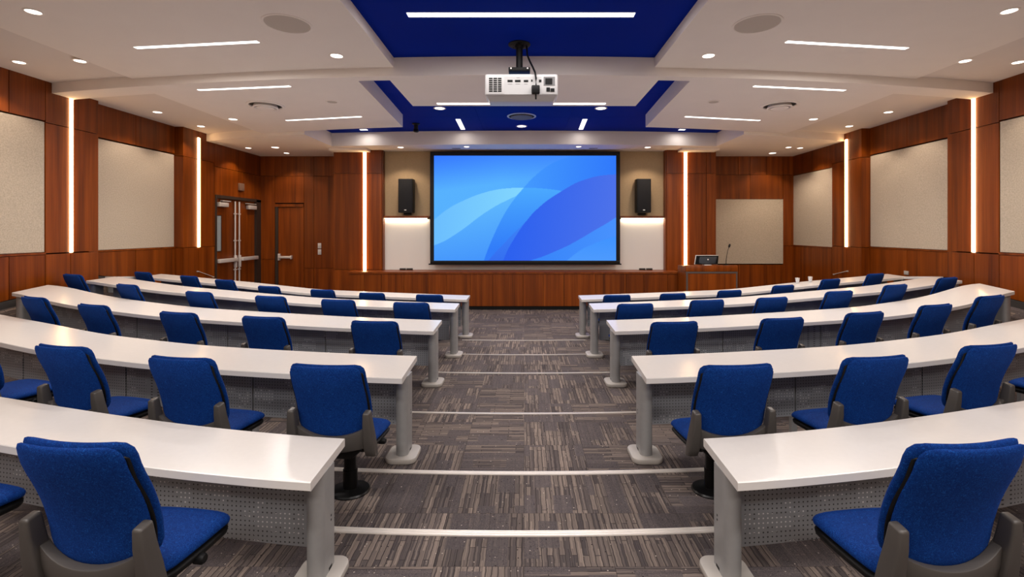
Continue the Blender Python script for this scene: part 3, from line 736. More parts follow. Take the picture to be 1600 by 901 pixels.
def uvbox(o, fn):
    me = o.data; uv = me.uv_layers.new(name='UVMap')
    for l in me.loops: uv.data[l.index].uv = fn(me.vertices[l.vertex_index].co)
leg_me = {}
def desk(ri, side):
    r = ROWS[ri]; s = side
    xm = (r['xn']+r['en'])/2
    root = empty('curved_desk', (s*xm, zn(r, xm)+r['D']/2, 0)); c = root.location
    N = 36; near = []; far = []
    for k in range(N+1):
        t = k/N
        a = r['xn']+(r['en']-r['xn'])*t; b = r['xf']+(r['ef']-r['xf'])*t
        near.append((s*a, zn(r,a), H(dh(r,a)))); far.append((s*b, zn(r,b)+r['D'], H(dh(r,b))))
    mb = MB(); vs = []
    ch = .004
    for (nx,ny,nz_),(fx,fy,fz) in zip(near, far):
        vs += [(nx,ny,nz_-TH+ch),(nx,ny,nz_-ch),(nx,ny+ch,nz_),(fx,fy-ch,fz),(fx,fy,fz-ch),(fx,fy,fz-TH+ch),(fx,fy-ch,fz-TH),(nx,ny+ch,nz_-TH)]
    q = 8; fs = []
    for k in range(N):
        for j in range(q): fs.append((k*q+j, k*q+(j+1)%q, (k+1)*q+(j+1)%q, (k+1)*q+j))
    fs.append(tuple(range(q-1,-1,-1))); fs.append(tuple(N*q+j for j in range(q)))
    mb.add(vs, fs); local(mb, c).obj('desktop', LAMIN, root, smooth=30)
    # perforated panels under the top, one object each
    span = 1.32; x = r['xn']+.135; yb = r['D']*.62; i = 0
    xe = r['en']-.12
    while x < xe-.3:
        x2 = min(x+span, xe)
        if xe-x2 < .3: x2 = xe
        mb = MB(); nseg = 6; pts = []
        for k in range(nseg+1):
            a = x+.008+(x2-x-.016)*k/nseg; y = zn(r,a)+yb
            top = H(dh(r,a))-TH-.008; bot = max(top-.47+.0, rise(a,y)+.03)
            pts.append((s*a, y, top, bot))
        vs = []
        for (X_,y,tp,bt) in pts: vs += [(X_,y,bt),(X_,y,tp),(X_,y+.012,tp),(X_,y+.012,bt)]
        fs = [(k*4+j, k*4+(j+1)%4, (k+1)*4+(j+1)%4, (k+1)*4+j) for k in range(nseg) for j in range(4)]+[(3,2,1,0), tuple(nseg*4+j for j in range(4))]
        mb.add(vs, fs); o = local(mb, c).obj('modesty_panel', PERF, root)
        uvbox(o, lambda co: (abs(co.x), co.z))
        # stiffener between panels
        if x2 < xe-.05:
            y = zn(r,x2)+yb; top = H(dh(r,x2))-TH; bot = rise(x2,y)
            local(MB().box((s*x2-.025, y+.014, bot+.002), (s*x2+.025, y+.055, top)), c).obj('support_post', GREYM, root)
        x = x2
    # side channel beside the aisle leg
    a = r['xn']+.115; y = zn(r,a)+yb; top = H(dh(r,a))-TH
    local(MB().box((s*a-.012, y-.02, top-.46), (s*a+.010, y+.03, top)), c).obj('panel_bracket', GREYM, root)
    # legs
    for wh in ('aisle', 'end'):
        a = r['xn']+.052 if wh == 'aisle' else r['en']-.03
        y0 = zn(r,a)+(.17 if ri else .14) if wh == 'aisle' else zn(r,a)+.05; top = H(dh(r,a))-TH
        base = max(TOPF, rise(a, y0+.08)) if wh == 'end' else TOPF
        wd, dp = (.050, .17) if ri else (.047, .16)
        out = []
        for (sx, cy) in ((1, y0), (1, y0+dp)): pass
        R_ = .045
        # rounded towards the seat, flat towards the aisle
        outl = [(-wd, y0+R_)]
        for k in range(1, 8):
            an = math.pi+math.pi*k/8; outl.append((wd*math.cos(an), y0+R_+R_*math.sin(an)))
        outl += [(wd, y0+R_), (wd, y0+dp), (-wd, y0+dp)]
        g = MB().prism([(s*a+px_, py_) for px_, py_ in outl], base+.02, top)
        lg = local(g, c).obj('leg', GREYM, root, smooth=35)
        # cast foot
        fp = []
        fw, fd, rr = .125, .145, .07
        for cx_, cy_, a0 in ((fw-rr, fd-rr, 0), (-fw+rr, fd-rr, 90), (-fw+rr, -fd+rr, 180), (fw-rr, -fd+rr, 270)):
            for k in range(6):
                an = math.radians(a0+18*k); fp.append((s*a+cx_+rr*math.cos(an), y0+dp/2+cy_+rr*math.sin(an)))
        ft = MB().prism(fp, base, base+.042); local(ft, c).obj('foot', GREYF, lg, bevel=.012)
        if wh == 'aisle':
            g = MB()
            for hh in (.50, .54): g.box((s*a-s*(wd+.001), y0+dp*.7, base+hh*(top-base)), (s*a-s*(wd-.004), y0+dp*.7+.01, base+hh*(top-base)+.01))
            g.box((s*a-s*(wd+.001), y0+dp*.55, base+.045), (s*a-s*(wd-.004), y0+dp*.8, base+.06))
            local(g, c).obj('screw', BLACK, lg)
    # the front row turns back along the wall to meet the row behind
    if ri == 4:
        r4 = ROWS[3]
        za, zb = zn(r4, 6.8)+r4['D']+.006, zn(r, 6.86)
        mb = MB(); hA, hB = H(-.765), H(dh(r, 6.86))
        xo, xi = 6.97, 6.76
        mb.hexa([(s*xi,za,hA-TH),(s*xo,za,hA-TH),(s*xo,zb+.02,hB-TH),(s*xi,zb+.02,hB-TH),(s*xi,za,hA),(s*xo,za,hA),(s*xo,zb+.02,hB),(s*xi,zb+.02,hB)])
        local(mb, c).obj('return_top', LAMIN, root, bevel=.003)
        mb = MB().hexa([(s*xo-s*.04,za+.02,rise(6.9,za)),(s*xo-s*.02,za+.02,rise(6.9,za)),(s*xo-s*.02,zb-.1,rise(6.9,zb)),(s*xo-s*.04,zb-.1,rise(6.9,zb)),
                        (s*xo-s*.04,za+.02,hA-TH),(s*xo-s*.02,za+.02,hA-TH),(s*xo-s*.02,zb-.1,hB-TH),(s*xo-s*.04,zb-.1,hB-TH)])
        local(mb, c).obj('return_panel', GREYM, root)
    tag(root, 'long curved white desk on grey legs, %s, %s of the aisle' % (ROWN[ri], 'left' if s < 0 else 'right'), 'desk', 'curved white lecture desks')
R3L = ROWS[2]; R3R = dict(R3L, en=6.30, ef=6.55, t=[(1.05,-1.165),(2.3,-1.13),(4.5,-1.045),(5.3,-.965),(5.75,-.90),(6.3,-.76)])
for ri in range(5):
    for s in (-1, 1):
        if ri == 2: ROWS[2] = R3L if s < 0 else R3R
        desk(ri, s)
ROWS[2] = R3L

# ------------------------------------------------------------------ aluminium nosings across the aisle
NOS = [(835.8, 1.30, .027), (741, 1.60, .024), (647.5, 1.28, .015), (584, 1.12, .012), (555, 1.12, .010), (532.5, 1.05, .008)]
ORD = ['nearest the camera', 'second from the camera', 'third from the camera', 'fourth from the camera', 'fifth from the camera', 'farthest from the camera']
for (py, hw, wd), od in zip(NOS, ORD):
    zc_ = EYE*F/(py-CY); root = empty('floor_nosing', (0, zc_, TOPF))
    n_ = 16
    def curvebar(y0, y1, h0, h1):
        mb = MB(); vs = []
        for k in range(n_+1):
            X_ = -hw+2*hw*k/n_; o_ = .03*X_*X_
            vs += [(X_, y0+o_, h0), (X_, y1+o_, h0), (X_, y1+o_, h1), (X_, y0+o_, h1)]
        fs = [(k*4+j, k*4+(j+1)%4, (k+1)*4+(j+1)%4, (k+1)*4+j) for k in range(n_) for j in range(4)]+[(3,2,1,0), tuple(n_*4+j for j in range(4))]
        return mb.add(vs, fs)
    curvebar(-wd, wd, 0, .006).obj('plate', ALU, root)
    for q in (-.75, 0, .75): curvebar(wd*q-wd*.12, wd*q+wd*.12, .006, .009).obj('rib', ALU, root)
    tag(root, 'bright aluminium strip across the carpeted aisle, ' + od, 'nosing', 'aluminium floor strips')

# ------------------------------------------------------------------ chairs
def sheet_pad(w_fn, z0, z1, t_front, t_back, curve, tilt, y0, rb=.04, rt=.04, nu=14, nv=16, zdip=0, lum=0.0):
    """Closed cushion: an upright rounded pad. local x right, y forward, z up."""
    mb = MB(); V_ = []
    vs_ = [0,.02,.06,.12]+list(np.linspace(.2,.8,nv-8))+[.88,.94,.98,1]
    us_ = [-1,-.985,-.94,-.86]+list(np.linspace(-.7,.7,nu-7))+[.86,.94,.985,1]
    def pt(u, v, front):
        z = z0+(z1-z0)*v; L = z1-z0; w_ = w_fn(v)
        d = v*L
        if d < rb: w_ -= rb-math.sqrt(max(0, rb*rb-(rb-d)**2))
        d = (1-v)*L
        if d < rt: w_ -= rt-math.sqrt(max(0, rt*rt-(rt-d)**2))
        x = u*w_
        eu = max(0, 1-abs(u)**8)**.5; ev = max(0, 1-abs(2*v-1)**12)**.5; e = eu*ev
        y = y0+curve*(x/.25)**2-tilt*v+lum*math.sin(math.pi*min(1,v*1.3))*(1 if v*1.3 < 1 else 0)
        y += (t_front if front else -t_back)*e
        zz = z-zdip*(1-(x/.22)**2)*(1-v)**4
        return (x, y, zz)
    nU, nV = len(us_), len(vs_)
    for front in (1, 0):
        for v in vs_:
            for u in us_: V_.append(pt(u, v, front))
    fs = []; o = nU*nV
    for j in range(nV-1):
        for i in range(nU-1):
            a = j*nU+i; fs.append((a, a+1, a+nU+1, a+nU)); fs.append((o+a, o+a+nU, o+a+nU+1, o+a+1))
    mb.add(V_, fs); return mb
def weld(me, d=.0005):
    bm = bmesh.new(); bm.from_mesh(me); bmesh.ops.remove_doubles(bm, verts=bm.verts, dist=d)
    bmesh.ops.recalc_face_normals(bm, faces=bm.faces); bm.to_mesh(me); bm.free(); me.shade_smooth()
def chair_meshes():
    M = {}
    wf = lambda v: .226+.008*min(1, v/.3)-.006*max(0,(v-.6)/.4)
    g = sheet_pad(wf, .525, 1.005, .030, .016, .045, .130, -.240, .06, .05, lum=.02, zdip=.035)
    M['backrest'] = (g.mesh('backrest', BLUE, fix=False), (0,0,0)); weld(M['backrest'][0])
    g = sheet_pad(lambda v: wf(v)-.003, .54, .955, .004, .006, .045, .117, -.262, .05, .012, lum=.02, zdip=.03)
    M['back_gasket'] = (g.mesh('back_gasket', BLACK, fix=False), (0,0,0)); weld(M['back_gasket'][0])
    g = sheet_pad(lambda v: wf(v)-.013, .53, .998, .006, .014, .045, .132, -.266, .06, .05, lum=.02, zdip=.035)
    M['back_shell'] = (g.mesh('back_shell', BLUE, fix=False), (0,0,0)); weld(M['back_shell'][0])
    # seat: same pad laid flat
    g = sheet_pad(lambda v: .228-.014*abs(2*v-1)**3, -.23, .190, .030, .030, -.010, 0, 0, .08, .06)
    g.v = [(x, z, .452+y-.022*max(0,(z-.08)/.12)**2) for x, y, z in g.v]
    M['seat'] = (g.mesh('seat', BLUE, fix=False), (0,0,0)); weld(M['seat'][0])
    g = sheet_pad(lambda v: .224-.016*abs(2*v-1)**3, -.225, .185, .014, .042, -.02, 0, 0, .08, .06, nu=12, nv=12)
    g.v = [(x, z, .420+y-.014*max(0,(z-.08)/.12)**2) for x, y, z in g.v]
    M['seat_pan'] = (g.mesh('seat_pan', BLACK, fix=False), (0,0,0)); weld(M['seat_pan'][0])
    # lower cross band of the back frame: curved, concave on top
    vs = []; n_ = 14
    for k in range(n_+1):
        u_ = -1+2*k/n_; x = u_*.232
        y = -.290+.045*(x/.25)**2; zt_ = .517+.070*abs(u_)**2.2; zb_ = .41+.035*abs(u_)**2
        vs += [(x, y-.012, zb_), (x, y-.026, (zb_+zt_)/2), (x, y-.030, zt_), (x, y+.010, zt_), (x, y+.030, zb_)]
    fs = [(k*5+j, k*5+(j+1)%5, (k+1)*5+(j+1)%5, (k+1)*5+j) for k in range(n_) for j in range(5)]+[(4,3,2,1,0), tuple(n_*5+j for j in range(5))]
    M['cross_band'] = (MB().add(vs, fs).mesh('cross_band', CHAR, bevel=.006), (0,0,0))
    # uprights (one mesh per side)
    for sd in (-1, 1):
        path = [(.232,-.302,.685,.020,.032), (.233,-.292,.61,.025,.038), (.236,-.277,.52,.030,.042), (.239,-.262,.44,.032,.042), (.238,-.240,.385,.031,.036), (.18,-.13,.375,.026,.022)]
        vs = []
        for i, (x, y, z, a, b) in enumerate(path):
            if i < 5:   # section in xy
                dz = .012 if i == 0 else (-.02 if i == 4 else 0)
                vs += [(sd*(x-a), y-b*.8, z), (sd*(x+a), y-b*.8, z), (sd*(x+a), y+b*.9, z+dz), (sd*(x-a), y+b*.9, z+dz)]
            else:
                vs += [(sd*(x-a), y-b, z-b*.6), (sd*(x+a), y-b, z-b*.6), (sd*(x+a), y+b, z+b*.6), (sd*(x-a), y+b, z+b*.6)]
        fs = [(k*4+j, k*4+(j+1)%4, (k+1)*4+(j+1)%4, (k+1)*4+j) for k in range(5) for j in range(4)]+[(3,2,1,0), tuple(20+j for j in range(4))]
        M['back_bracket'+('' if sd < 0 else '_')] = (MB().add(vs, fs).mesh('back_bracket', CHAR, bevel=.011, segs=3), (0,0,0))
    # mechanism under the seat and knob
    g = MB().hexa([(-.10,-.22,.33),(.10,-.22,.33),(.09,.12,.355),(-.09,.12,.355),(-.19,-.265,.42),(.19,-.265,.42),(.12,.14,.41),(-.12,.14,.41)])
    M['tilt_mechanism'] = (g.mesh('tilt_mechanism', BLACK, bevel=.02), (0,0,0))
    g = MB().lathe([(.018,0),(.022,.01),(.022,.04),(.016,.048)], n=14); g.v = [(.20+z, y-.03, x+.385) for x, y, z in g.v]; g.tube([(.05,-.03,.385),(.205,-.03,.385)], .008, 8)
    M['adjustment_knob'] = (g.mesh('adjustment_knob', BLACK, smooth=40), (0,0,0))
    g = MB().lathe([(.040,0),(.040,.16),(.042,.165),(.042,.20),(.030,.205),(.030,.24)], n=20)
    M['column_top'] = (g.mesh('gas_column', BLACKM, smooth=40), (0,0,.14))
    g = MB().lathe([(.046,0),(.046,1)], n=20)
    M['post'] = (g.mesh('post', BLACKM, smooth=40), (0,0,.02))
    g = MB().lathe([(.125,0),(.127,.008),(.120,.018),(.06,.026),(.05,.03)], n=36)
    M['base_plate'] = (g.mesh('base_plate', BLACKM, smooth=40), (0,0,0))
    return M
CM = chair_meshes()
NAMES = {'back_bracket_': 'back_bracket', 'column_top': 'gas_column'}
def make_chair(X, z, psi, sc, top_h, label, group, wx=1.0):
    """top_h: height of the top of the back above the nominal floor; the pedestal takes up the difference."""
    fz = max(TOPF, rise(X, z))
    base = top_h-1.005*sc                # nominal floor of the seat assembly
    d = (base-fz)/sc
    d = max(d, -.30)
    root = empty('office_chair', (X, z, fz), -psi); root.scale = (sc*wx, sc, sc)
    for kname, (me, off) in CM.items():
        o = bpy.data.objects.new(NAMES.get(kname, kname), me); link(o, root)
        if kname == 'base_plate': o.location = off
        elif kname == 'post':
            o.location = off; o.scale = (1, 1, max(.03, .14+d+.02-.02))
        else:
            o.location = (off[0], off[1], off[2]+d)
            if kname == 'column_top' and d+.14 < 0.02: o.scale = (1,1,max(.2,(.38+d-.03)/.24)); o.location = (0,0,.03)
    tag(root, label, 'chair', group)
    return root
DB = [.62, .64, .72, .46, .30]          # distance from desk edge back to the top of the backrest
SC = [1.04, 1.0, .96, .92, .84]
CH = {  # row: [left list], [right list] of (px of top centre, py)
 0: [[(112,688), (-275,645)], [(1521,690), (1925,645)]],
 1: [[(513,569), (284,557), (98,539), (-64,513)], [(1155,569), (1374,556), (1552,537), (1745,508)]],
 2: [[(588,501), (413,494), (280,487), (147,475), (55,463)], [(1056,502), (1226,496), (1355,487), (1466,475), (1551,461)]],
 3: [[(645,472), (530,467.5), (424,462), (312,455), (200,443.5), (115,432)], [(994,474), (1107,468), (1209,464), (1314,454), (1402,444), (1483,433)]],
 4: [[(672,460), (581.5,457), (504,452), (420,446.5), (351,436.5), (295,430.5), (223,424.5)], [(965,460.5), (1053,458), (1142,453), (1226,445), (1300,435.5), (1370,427)]],
}
ORDN = ['first', 'second', 'third', 'fourth', 'fifth', 'sixth', 'seventh']
for ri, (L, R) in CH.items():
    r = ROWS[ri]; sc = SC[ri]
    for side, lst in ((-1, L), (1, R)):
        for k, (px, py) in enumerate(lst):
            zb = zn(r, 1.4)-DB[ri]
            if side < 0: px -= [6, 6, 5, 4, 2][ri]
            db = .30 if (ri == 3 and k == 5) else DB[ri]
            for _ in range(8):
                X = (px-CX)*zb/F; zb = zn(r, X)-db
            top = EYE-(py-CY)*zb/F
            psi = -side*math.radians(min(4.4*abs(X), 25))
            if ri == 0: psi = -side*math.radians(7 if k == 0 else 12)
            back = .36*sc
            cx_ = X+back*math.sin(psi); cz_ = zb+back*math.cos(psi)
            lab = 'blue office chair, %s from the aisle at the %s desk, %s' % (ORDN[k], 'left' if side < 0 else 'right', ['nearest row', 'second row', 'middle row', 'fourth row', 'farthest row'][ri])
            make_chair(cx_, cz_, psi, sc, top, lab, 'blue chairs at the curved desks', [1.0, 1.10, 1.15, 1.2, 1.2][ri])

# ------------------------------------------------------------------ ceiling fittings
def lamp(kind, parent, loc, energy, color, **k):
    ld = bpy.data.lights.new(kind.lower()+'_lamp', kind); ld.energy = energy; ld.color = color
    for a, v in k.items(): setattr(ld, a, v)
    o = link(bpy.data.objects.new('lamp', ld), parent); o.location = loc; return o
RING = MB().lathe([(.080,0),(.080,-.005),(.066,-.007),(.060,-.002),(.060,0)], n=28).mesh('trim_ring', CEIL, smooth=40)
LENS = MB().lathe([(.059,-.001),(.059,-.004)], n=28).mesh('lens', E_DOWN)
def downlight(px, py, h, label, k=1.0, power=1.0):
    z = h*F/(CY-py); X = (px-CX)*z/F
    r = empty('downlight', (X, z, H(h)))
    for nm, me in (('trim_ring', RING), ('lens', LENS)):
        o = link(bpy.data.objects.new(nm, me), r); o.scale = (k, k, 1)
    lamp('SPOT', r, (0,0,-.02), SPOT_W*power, WARM, spot_size=math.radians(114), spot_blend=.4, shadow_soft_size=.05)
    tag(r, label, 'light', 'round recessed downlights'); return r
for s, sn in ((-1, 'left'), (1, 'right')):
    q = lambda pl, pr: pl if s < 0 else pr
    downlight(q(52,1577), q(18,17), P1, 'large round downlight nearest the camera, top %s corner of the ceiling' % sn, 1.0)
    downlight(q(125,1508), 95, P1, 'round downlight beside the %s end of the first ceiling step' % sn)
    downlight(q(30,1591), 97, S1, 'round downlight close to the %s wall above the nearest acoustic panel' % sn)
    downlight(q(526,1107), 87, P1, 'round downlight %s of the nearest blue ceiling bay, before the first step' % sn, 1.15)
    downlight(q(364,1271), 186, P2, 'round downlight %s of the round air vent, middle ceiling bay' % q('left','right'), 1.1)
    downlight(q(246,1388), 175, S2, 'round downlight by the %s wall in the middle ceiling bay' % sn, 1.1)
    downlight(q(314,1327), 197, S2, 'round downlight above the farther %s wall pilaster' % sn, 1.05)
    downlight(q(388,1250), 231, P3, 'small round downlight near the far %s corner of the ceiling' % sn, 1.0)
    downlight(q(430,1207), q(230,239), P3, 'round downlight over the front %s wall, right hand one of its cluster' % sn if s < 0 else 'tiny round downlight over the front right wall, left hand one', 1.3)
    downlight(q(447.7,1232), q(239,230), P3, 'tiny round downlight close to the front left wall' if s < 0 else 'bright round downlight over the front right bay, middle one', 1.0)
    downlight(q(626,1012), q(230,230), P3, 'round downlight over the black wall loudspeaker %s of the screen' % sn, 1.1)
    downlight(q(729,904), 229, P3, 'small downlight over the %s part of the projection screen' % sn, 1.0, .5)
    downlight(q(687,939), 169, BL, 'round downlight on the blue ceiling behind the white panel, %s side' % sn, 1.45)
downlight(815, 197, BL, 'round downlight in the middle of the far blue ceiling', 1.5)

def linear(p0, p1, h, label, w_=.06, power=1.0, th=.004, lens=None):
    (ax, ay), (bx, by) = p0, p1
    a = P(ax, ay, h*F/(CY-ay)); b = P(bx, by, h*F/(CY-by)); m_ = (a+b)/2; L = (b-a).length
    r = empty('linear_light', m_, math.atan2(b.y-a.y, b.x-a.x))
    MB().box((-L/2,-w_/2,-th), (L/2,w_/2,0)).obj('diffuser', lens or E_LINE, r)
    g = MB(); g.box((-L/2-.006,-w_/2-.006,-.002), (L/2+.006,-w_/2,0)); g.box((-L/2-.006,w_/2,-.002), (L/2+.006,w_/2+.006,0))
    g.obj('frame', WHITEP, r)
    o = lamp('AREA', r, (0,0,-.03), LINE_W*L*power, NEUT, shape='RECTANGLE', size=L, size_y=w_)
    tag(r, label, 'light', 'linear ceiling lights'); return r
linear((637,23), (991,23), BL, 'long wide linear light on the nearest blue ceiling panel', .095, .4)
linear((683,161.8), (946,161.8), P2, 'linear light behind the projector on the white central ceiling panel', .075)
for s, sn in ((-1, 'left'), (1, 'right')):
    q = lambda pl, pr: pl if s < 0 else pr
    linear(*q(((212,74.5),(403,65)), ((1229,65),(1417,75.5))), P1, 'linear light on the nearest %s white ceiling, beside the round speaker' % sn, .055)
    linear(*q(((310,140.5),(453,134.5)), ((1178,134.5),(1320,141))), P2, 'linear light just past the first ceiling step, %s side' % sn, .05)
    linear(*q(((447.5,188),(564,182)), ((1071,182),(1187,188))), P2, 'linear light at the far edge of the middle %s ceiling bay' % sn, .055)
    linear(*q(((715.5,186),(723.5,202)), ((914,186),(907.5,202))), BL, 'short linear light pointing towards the screen, %s half of the blue ceiling' % sn, .095, .12, lens=E_LINE2)
    linear(*q(((563,202.6),(573.5,202.4)), ((1061,202.4),(1070,202.6))), BL, 'very short linear light in the narrow blue strip, far %s side' % sn, .08, .5)
# unseen area lamps added behind the camera to even out the light
for z in (.8, -1.6):
    for X in (-4.2, -2.4, 0, 2.4, 4.2):
        lo = lamp('AREA', None, (X, z, H(P1 if X else BL)-.03), LINE_W*1.6, NEUT, shape='RECTANGLE', size=1.6, size_y=.07)

def round_fit(name, px, py, h, rad, label, cat, parts, group=None):
    z = h*F/(CY-py); X = (px-CX)*z/F; r = empty(name, (X, z, H(h)))
    for nm, prof, m_ in parts(rad): MB().lathe(prof, n=40).obj(nm, m_, r, smooth=40)
    tag(r, label, cat, group)
GRIL = mat('speaker_mesh', srgb(196,186,176), .8)
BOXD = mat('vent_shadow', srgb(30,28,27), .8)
def sp_parts(R): return [('trim_ring', [(R,0),(R,-.006),(R-.02,-.008),(R-.025,-.003),(R-.025,0)], CEIL), ('mesh_grille', [(R-.026,0),(R-.026,-.004)], GRIL)]
def vent_parts(R):
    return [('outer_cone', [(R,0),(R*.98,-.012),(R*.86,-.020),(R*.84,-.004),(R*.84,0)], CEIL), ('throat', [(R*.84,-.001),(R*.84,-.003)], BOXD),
            ('middle_cone', [(R*.60,-.003),(R*.66,-.045),(R*.60,-.055),(R*.54,-.04),(R*.52,-.003)], CEIL),
            ('centre_plate', [(R*.36,-.003),(R*.46,-.050),(R*.42,-.062),(.0001,-.066)], CEIL)]
for s, sn in ((-1, 'left'), (1, 'right')):
    q = lambda pl, pr: pl if s < 0 else pr
    round_fit('ceiling_speaker', q(449,1183), 37.5, P1, .245, 'large round flush speaker in the nearest %s white ceiling' % sn, 'speaker', sp_parts, 'round ceiling speakers')
    round_fit('ceiling_speaker', q(519,1115), 159, P2, .10, 'tiny round flush speaker near the centre of the middle %s ceiling bay' % sn, 'speaker', sp_parts, 'round ceiling speakers')
    round_fit('air_vent', q(415,1218), 164, P2, .285, 'round white air vent with dark rings, middle %s ceiling bay' % sn, 'vent', vent_parts, 'round air vents')
    zq_ = P3*F/(CY-231.5); v_ = empty('slot_vent', ((q(713,927)-CX)*zq_/F, zq_, H(P3)))
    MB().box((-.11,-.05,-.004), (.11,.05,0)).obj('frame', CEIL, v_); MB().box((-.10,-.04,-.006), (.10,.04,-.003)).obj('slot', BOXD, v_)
    tag(v_, 'small dark slot vent in the soffit over the screen, %s one' % sn, 'vent', 'slot vents')
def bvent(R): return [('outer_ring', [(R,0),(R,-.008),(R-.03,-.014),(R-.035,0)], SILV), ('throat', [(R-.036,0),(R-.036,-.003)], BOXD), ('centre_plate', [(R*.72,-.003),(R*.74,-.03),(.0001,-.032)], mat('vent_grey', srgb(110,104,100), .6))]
round_fit('air_vent', 815, 181.5, BL, .29, 'round grey air vent on the far blue ceiling, behind the projector', 'vent', bvent, 'round air vents')
# small ceiling camera on the blue ceiling
z = BL*F/(CY-193); cc = empty('ceiling_camera', ((650-CX)*z/F, z, H(BL)))
MB().lathe([(.085,0),(.085,-.012),(.05,-.03),(.045,-.03)], n=20).obj('mount_plate', BLACK, cc, smooth=40)
MB().lathe([(.045,-.03),(.045,-.12),(.038,-.13)], n=16).obj('stem', BLACK, cc, smooth=40)
MB().lathe([(.055,-.125),(.06,-.14),(.06,-.17),(.04,-.185)], n=20).obj('camera_head', BLACKM, cc, smooth=40)
tag(cc, 'small black camera hanging from the blue ceiling left of the projector', 'camera')

# ------------------------------------------------------------------ projector on its ceiling mount
pz = 5.88; px_ = (811.5-CX)*pz/F
pj = empty('ceiling_mount', (px_, pz, H(BL)))
MB().lathe([(.135,0),(.135,-.010),(.125,-.018),(.055,-.022),(.05,-.05)], n=32).obj('ceiling_plate', BLACK, pj, smooth=40)
MB().lathe([(.040,-.02),(.040,-.32)], n=20).obj('pole', BLACK, pj, smooth=50)
g = MB().box((-.062,-.05,-.345), (.062,.05,-.30)); g.obj('collar', BLACK, pj, bevel=.008)
yb_ = hy(108, pz)-H(BL); ybt = hy(114.5, pz)-H(BL)
g = MB().box((-.13,-.09,ybt+.005), (.13,.09,yb_-.005)); g.box((-.05,-.05,yb_-.01), (.05,.05,-.32)); g.obj('yoke', BLACK, pj, bevel=.008)
g = MB()
for x in (-.10, .10): g.lathe([(.010,0),(.010,.006)], c=(x, 0, 0), n=10)
g.v = [(x, -.092-z_, y+(ybt+yb_)/2+.005) for x, y, z_ in g.v]; g.obj('bolt', SILV, pj)
for k in range(6):
    a = math.pi*2*k/6+.3; MB().lathe([(.009,-.018),(.009,-.026)], c=(.095*math.cos(a), .095*math.sin(a), 0), n=8).obj('screw', BLACKM, pj)
tag(pj, 'black pole mount holding the projector to the blue ceiling', 'mount')
fz = 5.62
pr = empty('projector', P(814.5, 140, fz+.3)); c = pr.location.copy(); pr.location = (((814.5-CX)*fz/F), fz+.27, hy(140, fz))
c = pr.location
a_ = lambda px: (px-CX)*fz/F-c.x
b_ = lambda py: hy(py, fz)-c.z
Y0 = -.27
top_, mid_, bot_ = b_(115), b_(149), b_(166)
xa, xb = a_(757.5), a_(872)
hb0 = b_(149); hb1 = EYE+1.535-c.z
g = MB().hexa([(xa,Y0,hb0),(xb,Y0,hb0),(xb,.04,hb0),(xa,.04,hb0),(xa,Y0,top_),(xb,Y0,top_),(xb,.04,top_),(xa,.04,top_)])
g.obj('upper_casing', WHITEP, pr, bevel=.026, segs=4)
g = MB().hexa([(xa+.05,Y0+.09,hb1),(xb-.05,Y0+.09,hb1),(xb-.05,.035,hb1),(xa+.05,.035,hb1),(xa+.006,Y0+.006,hb0+.03),(xb-.006,Y0+.006,hb0+.03),(xb-.006,.038,hb0+.03),(xa+.006,.038,hb0+.03)])
g.obj('lower_casing', WHITEP, pr, bevel=.012, segs=3)
yf = Y0-.001
def rear(x0, x1, y0, y1, d=.006, m_=BLACK, name='port', bev=0):
    return MB().box((a_(x0), yf-d, b_(y1)), (a_(x1), yf+.004, b_(y0))).obj(name, m_, pr, bevel=bev)
g = MB()
for col_, (u0, u1) in enumerate(((764,769.8),(771,776.8),(778,783.6))):
    for row_ in range(7):
        y = 121.6+row_*3.28; g.box((a_(u0), yf-.002, b_(y+2.2)), (a_(u1), yf+.003, b_(y)))
g.obj('vent_slots', BLACK, pr)
rear(788, 846, 119.8, 147.5, .002, mat('projector_recess', srgb(196,196,197), .5), 'port_panel')
for (x0_, x1_, y0_, y1_) in ((793,801,125,128.4),(804.6,813.4,125,128.4),(818.3,825.4,125.2,128.4),(829.8,832.2,124.5,127.8),(842,846,124.5,128.5)):
    rear(x0_, x1_, y0_, y1_, .005, BLACK, 'port')
rear(849.5, 867, 120, 133.5, .004, PGREY, 'power_inlet'); rear(852, 863, 122.5, 132, .007, BLACK, 'power_socket'); 
rear(853.8, 859.4, 136.8, 143, .006, BLACK, 'port'); rear(860.2, 866.4, 138.2, 143.4, .006, BLACK, 'port')
# small printed words under the ports
for u0, u1, v0 in ((793.5,800.5,131),(805.5,812.5,131),(819,824.5,131),(807,812,121.2)):
    rear(u0, u1, v0, v0+.9, .004, LTXT, 'printed_mark')
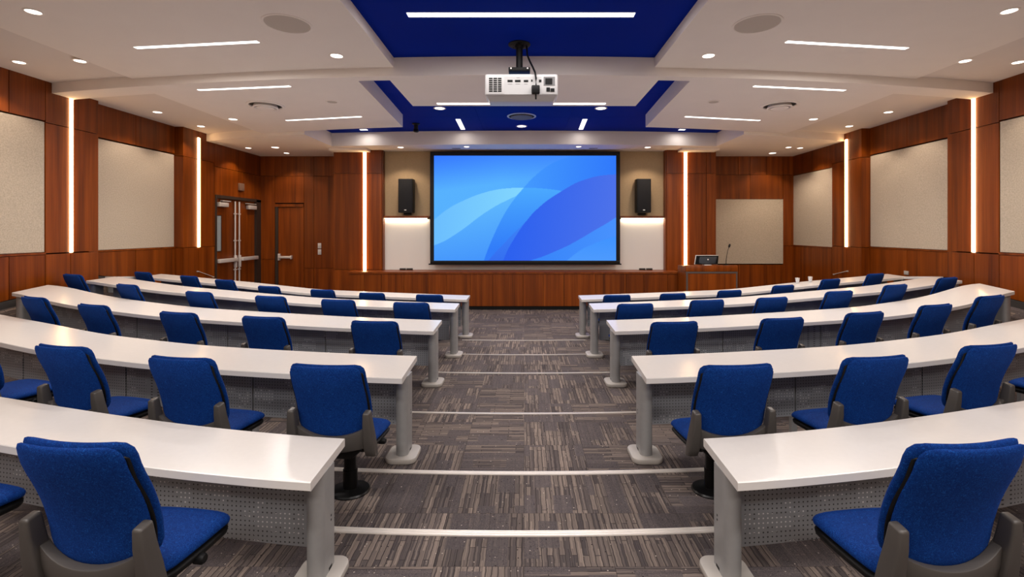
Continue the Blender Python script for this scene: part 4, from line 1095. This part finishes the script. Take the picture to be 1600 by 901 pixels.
# power lead with ferrite block
lead = empty('projector_cable', (a_(824)+c.x, c.y, H(BL)-.02)); lc = lead.location
pts = []
for u_, v_, y in ((824, 86, 5.86), (827.5, 95, 5.82), (832, 104, 5.72), (836, 113, 5.60), (837.5, 122, 5.585), (837.5, 134, 5.585)):
    p_ = P(u_, v_, y); pts.append(p_-lc)
top0 = Vector((a_(823)+c.x, 5.9, H(BL)-.008))-lc
MB().tube([top0]+pts, .011, 10).obj('lead', BLACK, lead, smooth=60)
p_ = P(837, 140, 5.585)-lc
MB().box((p_.x-.048, p_.y-.03, p_.z-.048), (p_.x+.048, p_.y+.03, p_.z+.048)).obj('plug_block', BLACK, lead, bevel=.012)
MB().tube([P(837.3,145,5.585)-lc, P(837.3,155,5.59)-lc], .010, 10).obj('tail', BLACK, lead, smooth=60)
tag(lead, 'black power lead with square plug hanging down the back of the projector', 'cable')
tag(pr, 'white projector hanging from the ceiling, its back with ports facing the camera', 'projector')

# small things at the far side walls
for px, py, od in ((1246, 443, 'left'), (1266, 440, 'right')):
    z = 9.0; X = (px-CX)*z/F
    zz = zn(ROWS[4], X)+.38; X = (px-CX)*zz/F
    o = empty('paper_cup', (X, zz, H(dh(ROWS[4], X))+.004))
    MB().lathe([(.026,0),(.036,.085)], n=16).obj('cup', WHITEP, o, smooth=50)
    MB().lathe([(.038,.080),(.038,.088),(.033,.094)], n=16).obj('lid', SILV, o, smooth=50)
    tag(o, 'tiny white paper cup on the farthest right desk, %s one of the pair' % od, 'cup', 'paper cups')
for side, a, b, sn in ((-1, (310, 423.8), (334.5, 432.6), 'left'), (1, (1323, 423.5), (1302, 428.5), 'right')):
    pts = []
    for px, py in (a, b):
        z = zpx(side, px, -.03); pts.append(Vector((XW(side, z, -.03), z, EYE-(py-CY)*z/F)))
    m_ = (pts[0]+pts[1])/2; o = empty('thin_rail', m_)
    d = (pts[1]-pts[0]).normalized()
    MB().tube([p-m_ for p in pts], .008, 8).obj('rod', SILV, o, smooth=50)
    for p in pts:
        q = p-m_; MB().box((q.x-.004, q.y-.012, q.z-.012), (q.x+side*.03, q.y+.012, q.z+.012)).obj('bracket', SILV, o)
    tag(o, 'thin slanting metal rod low on the far %s wall, under the strip light' % sn, 'rail', 'thin slanting rods')
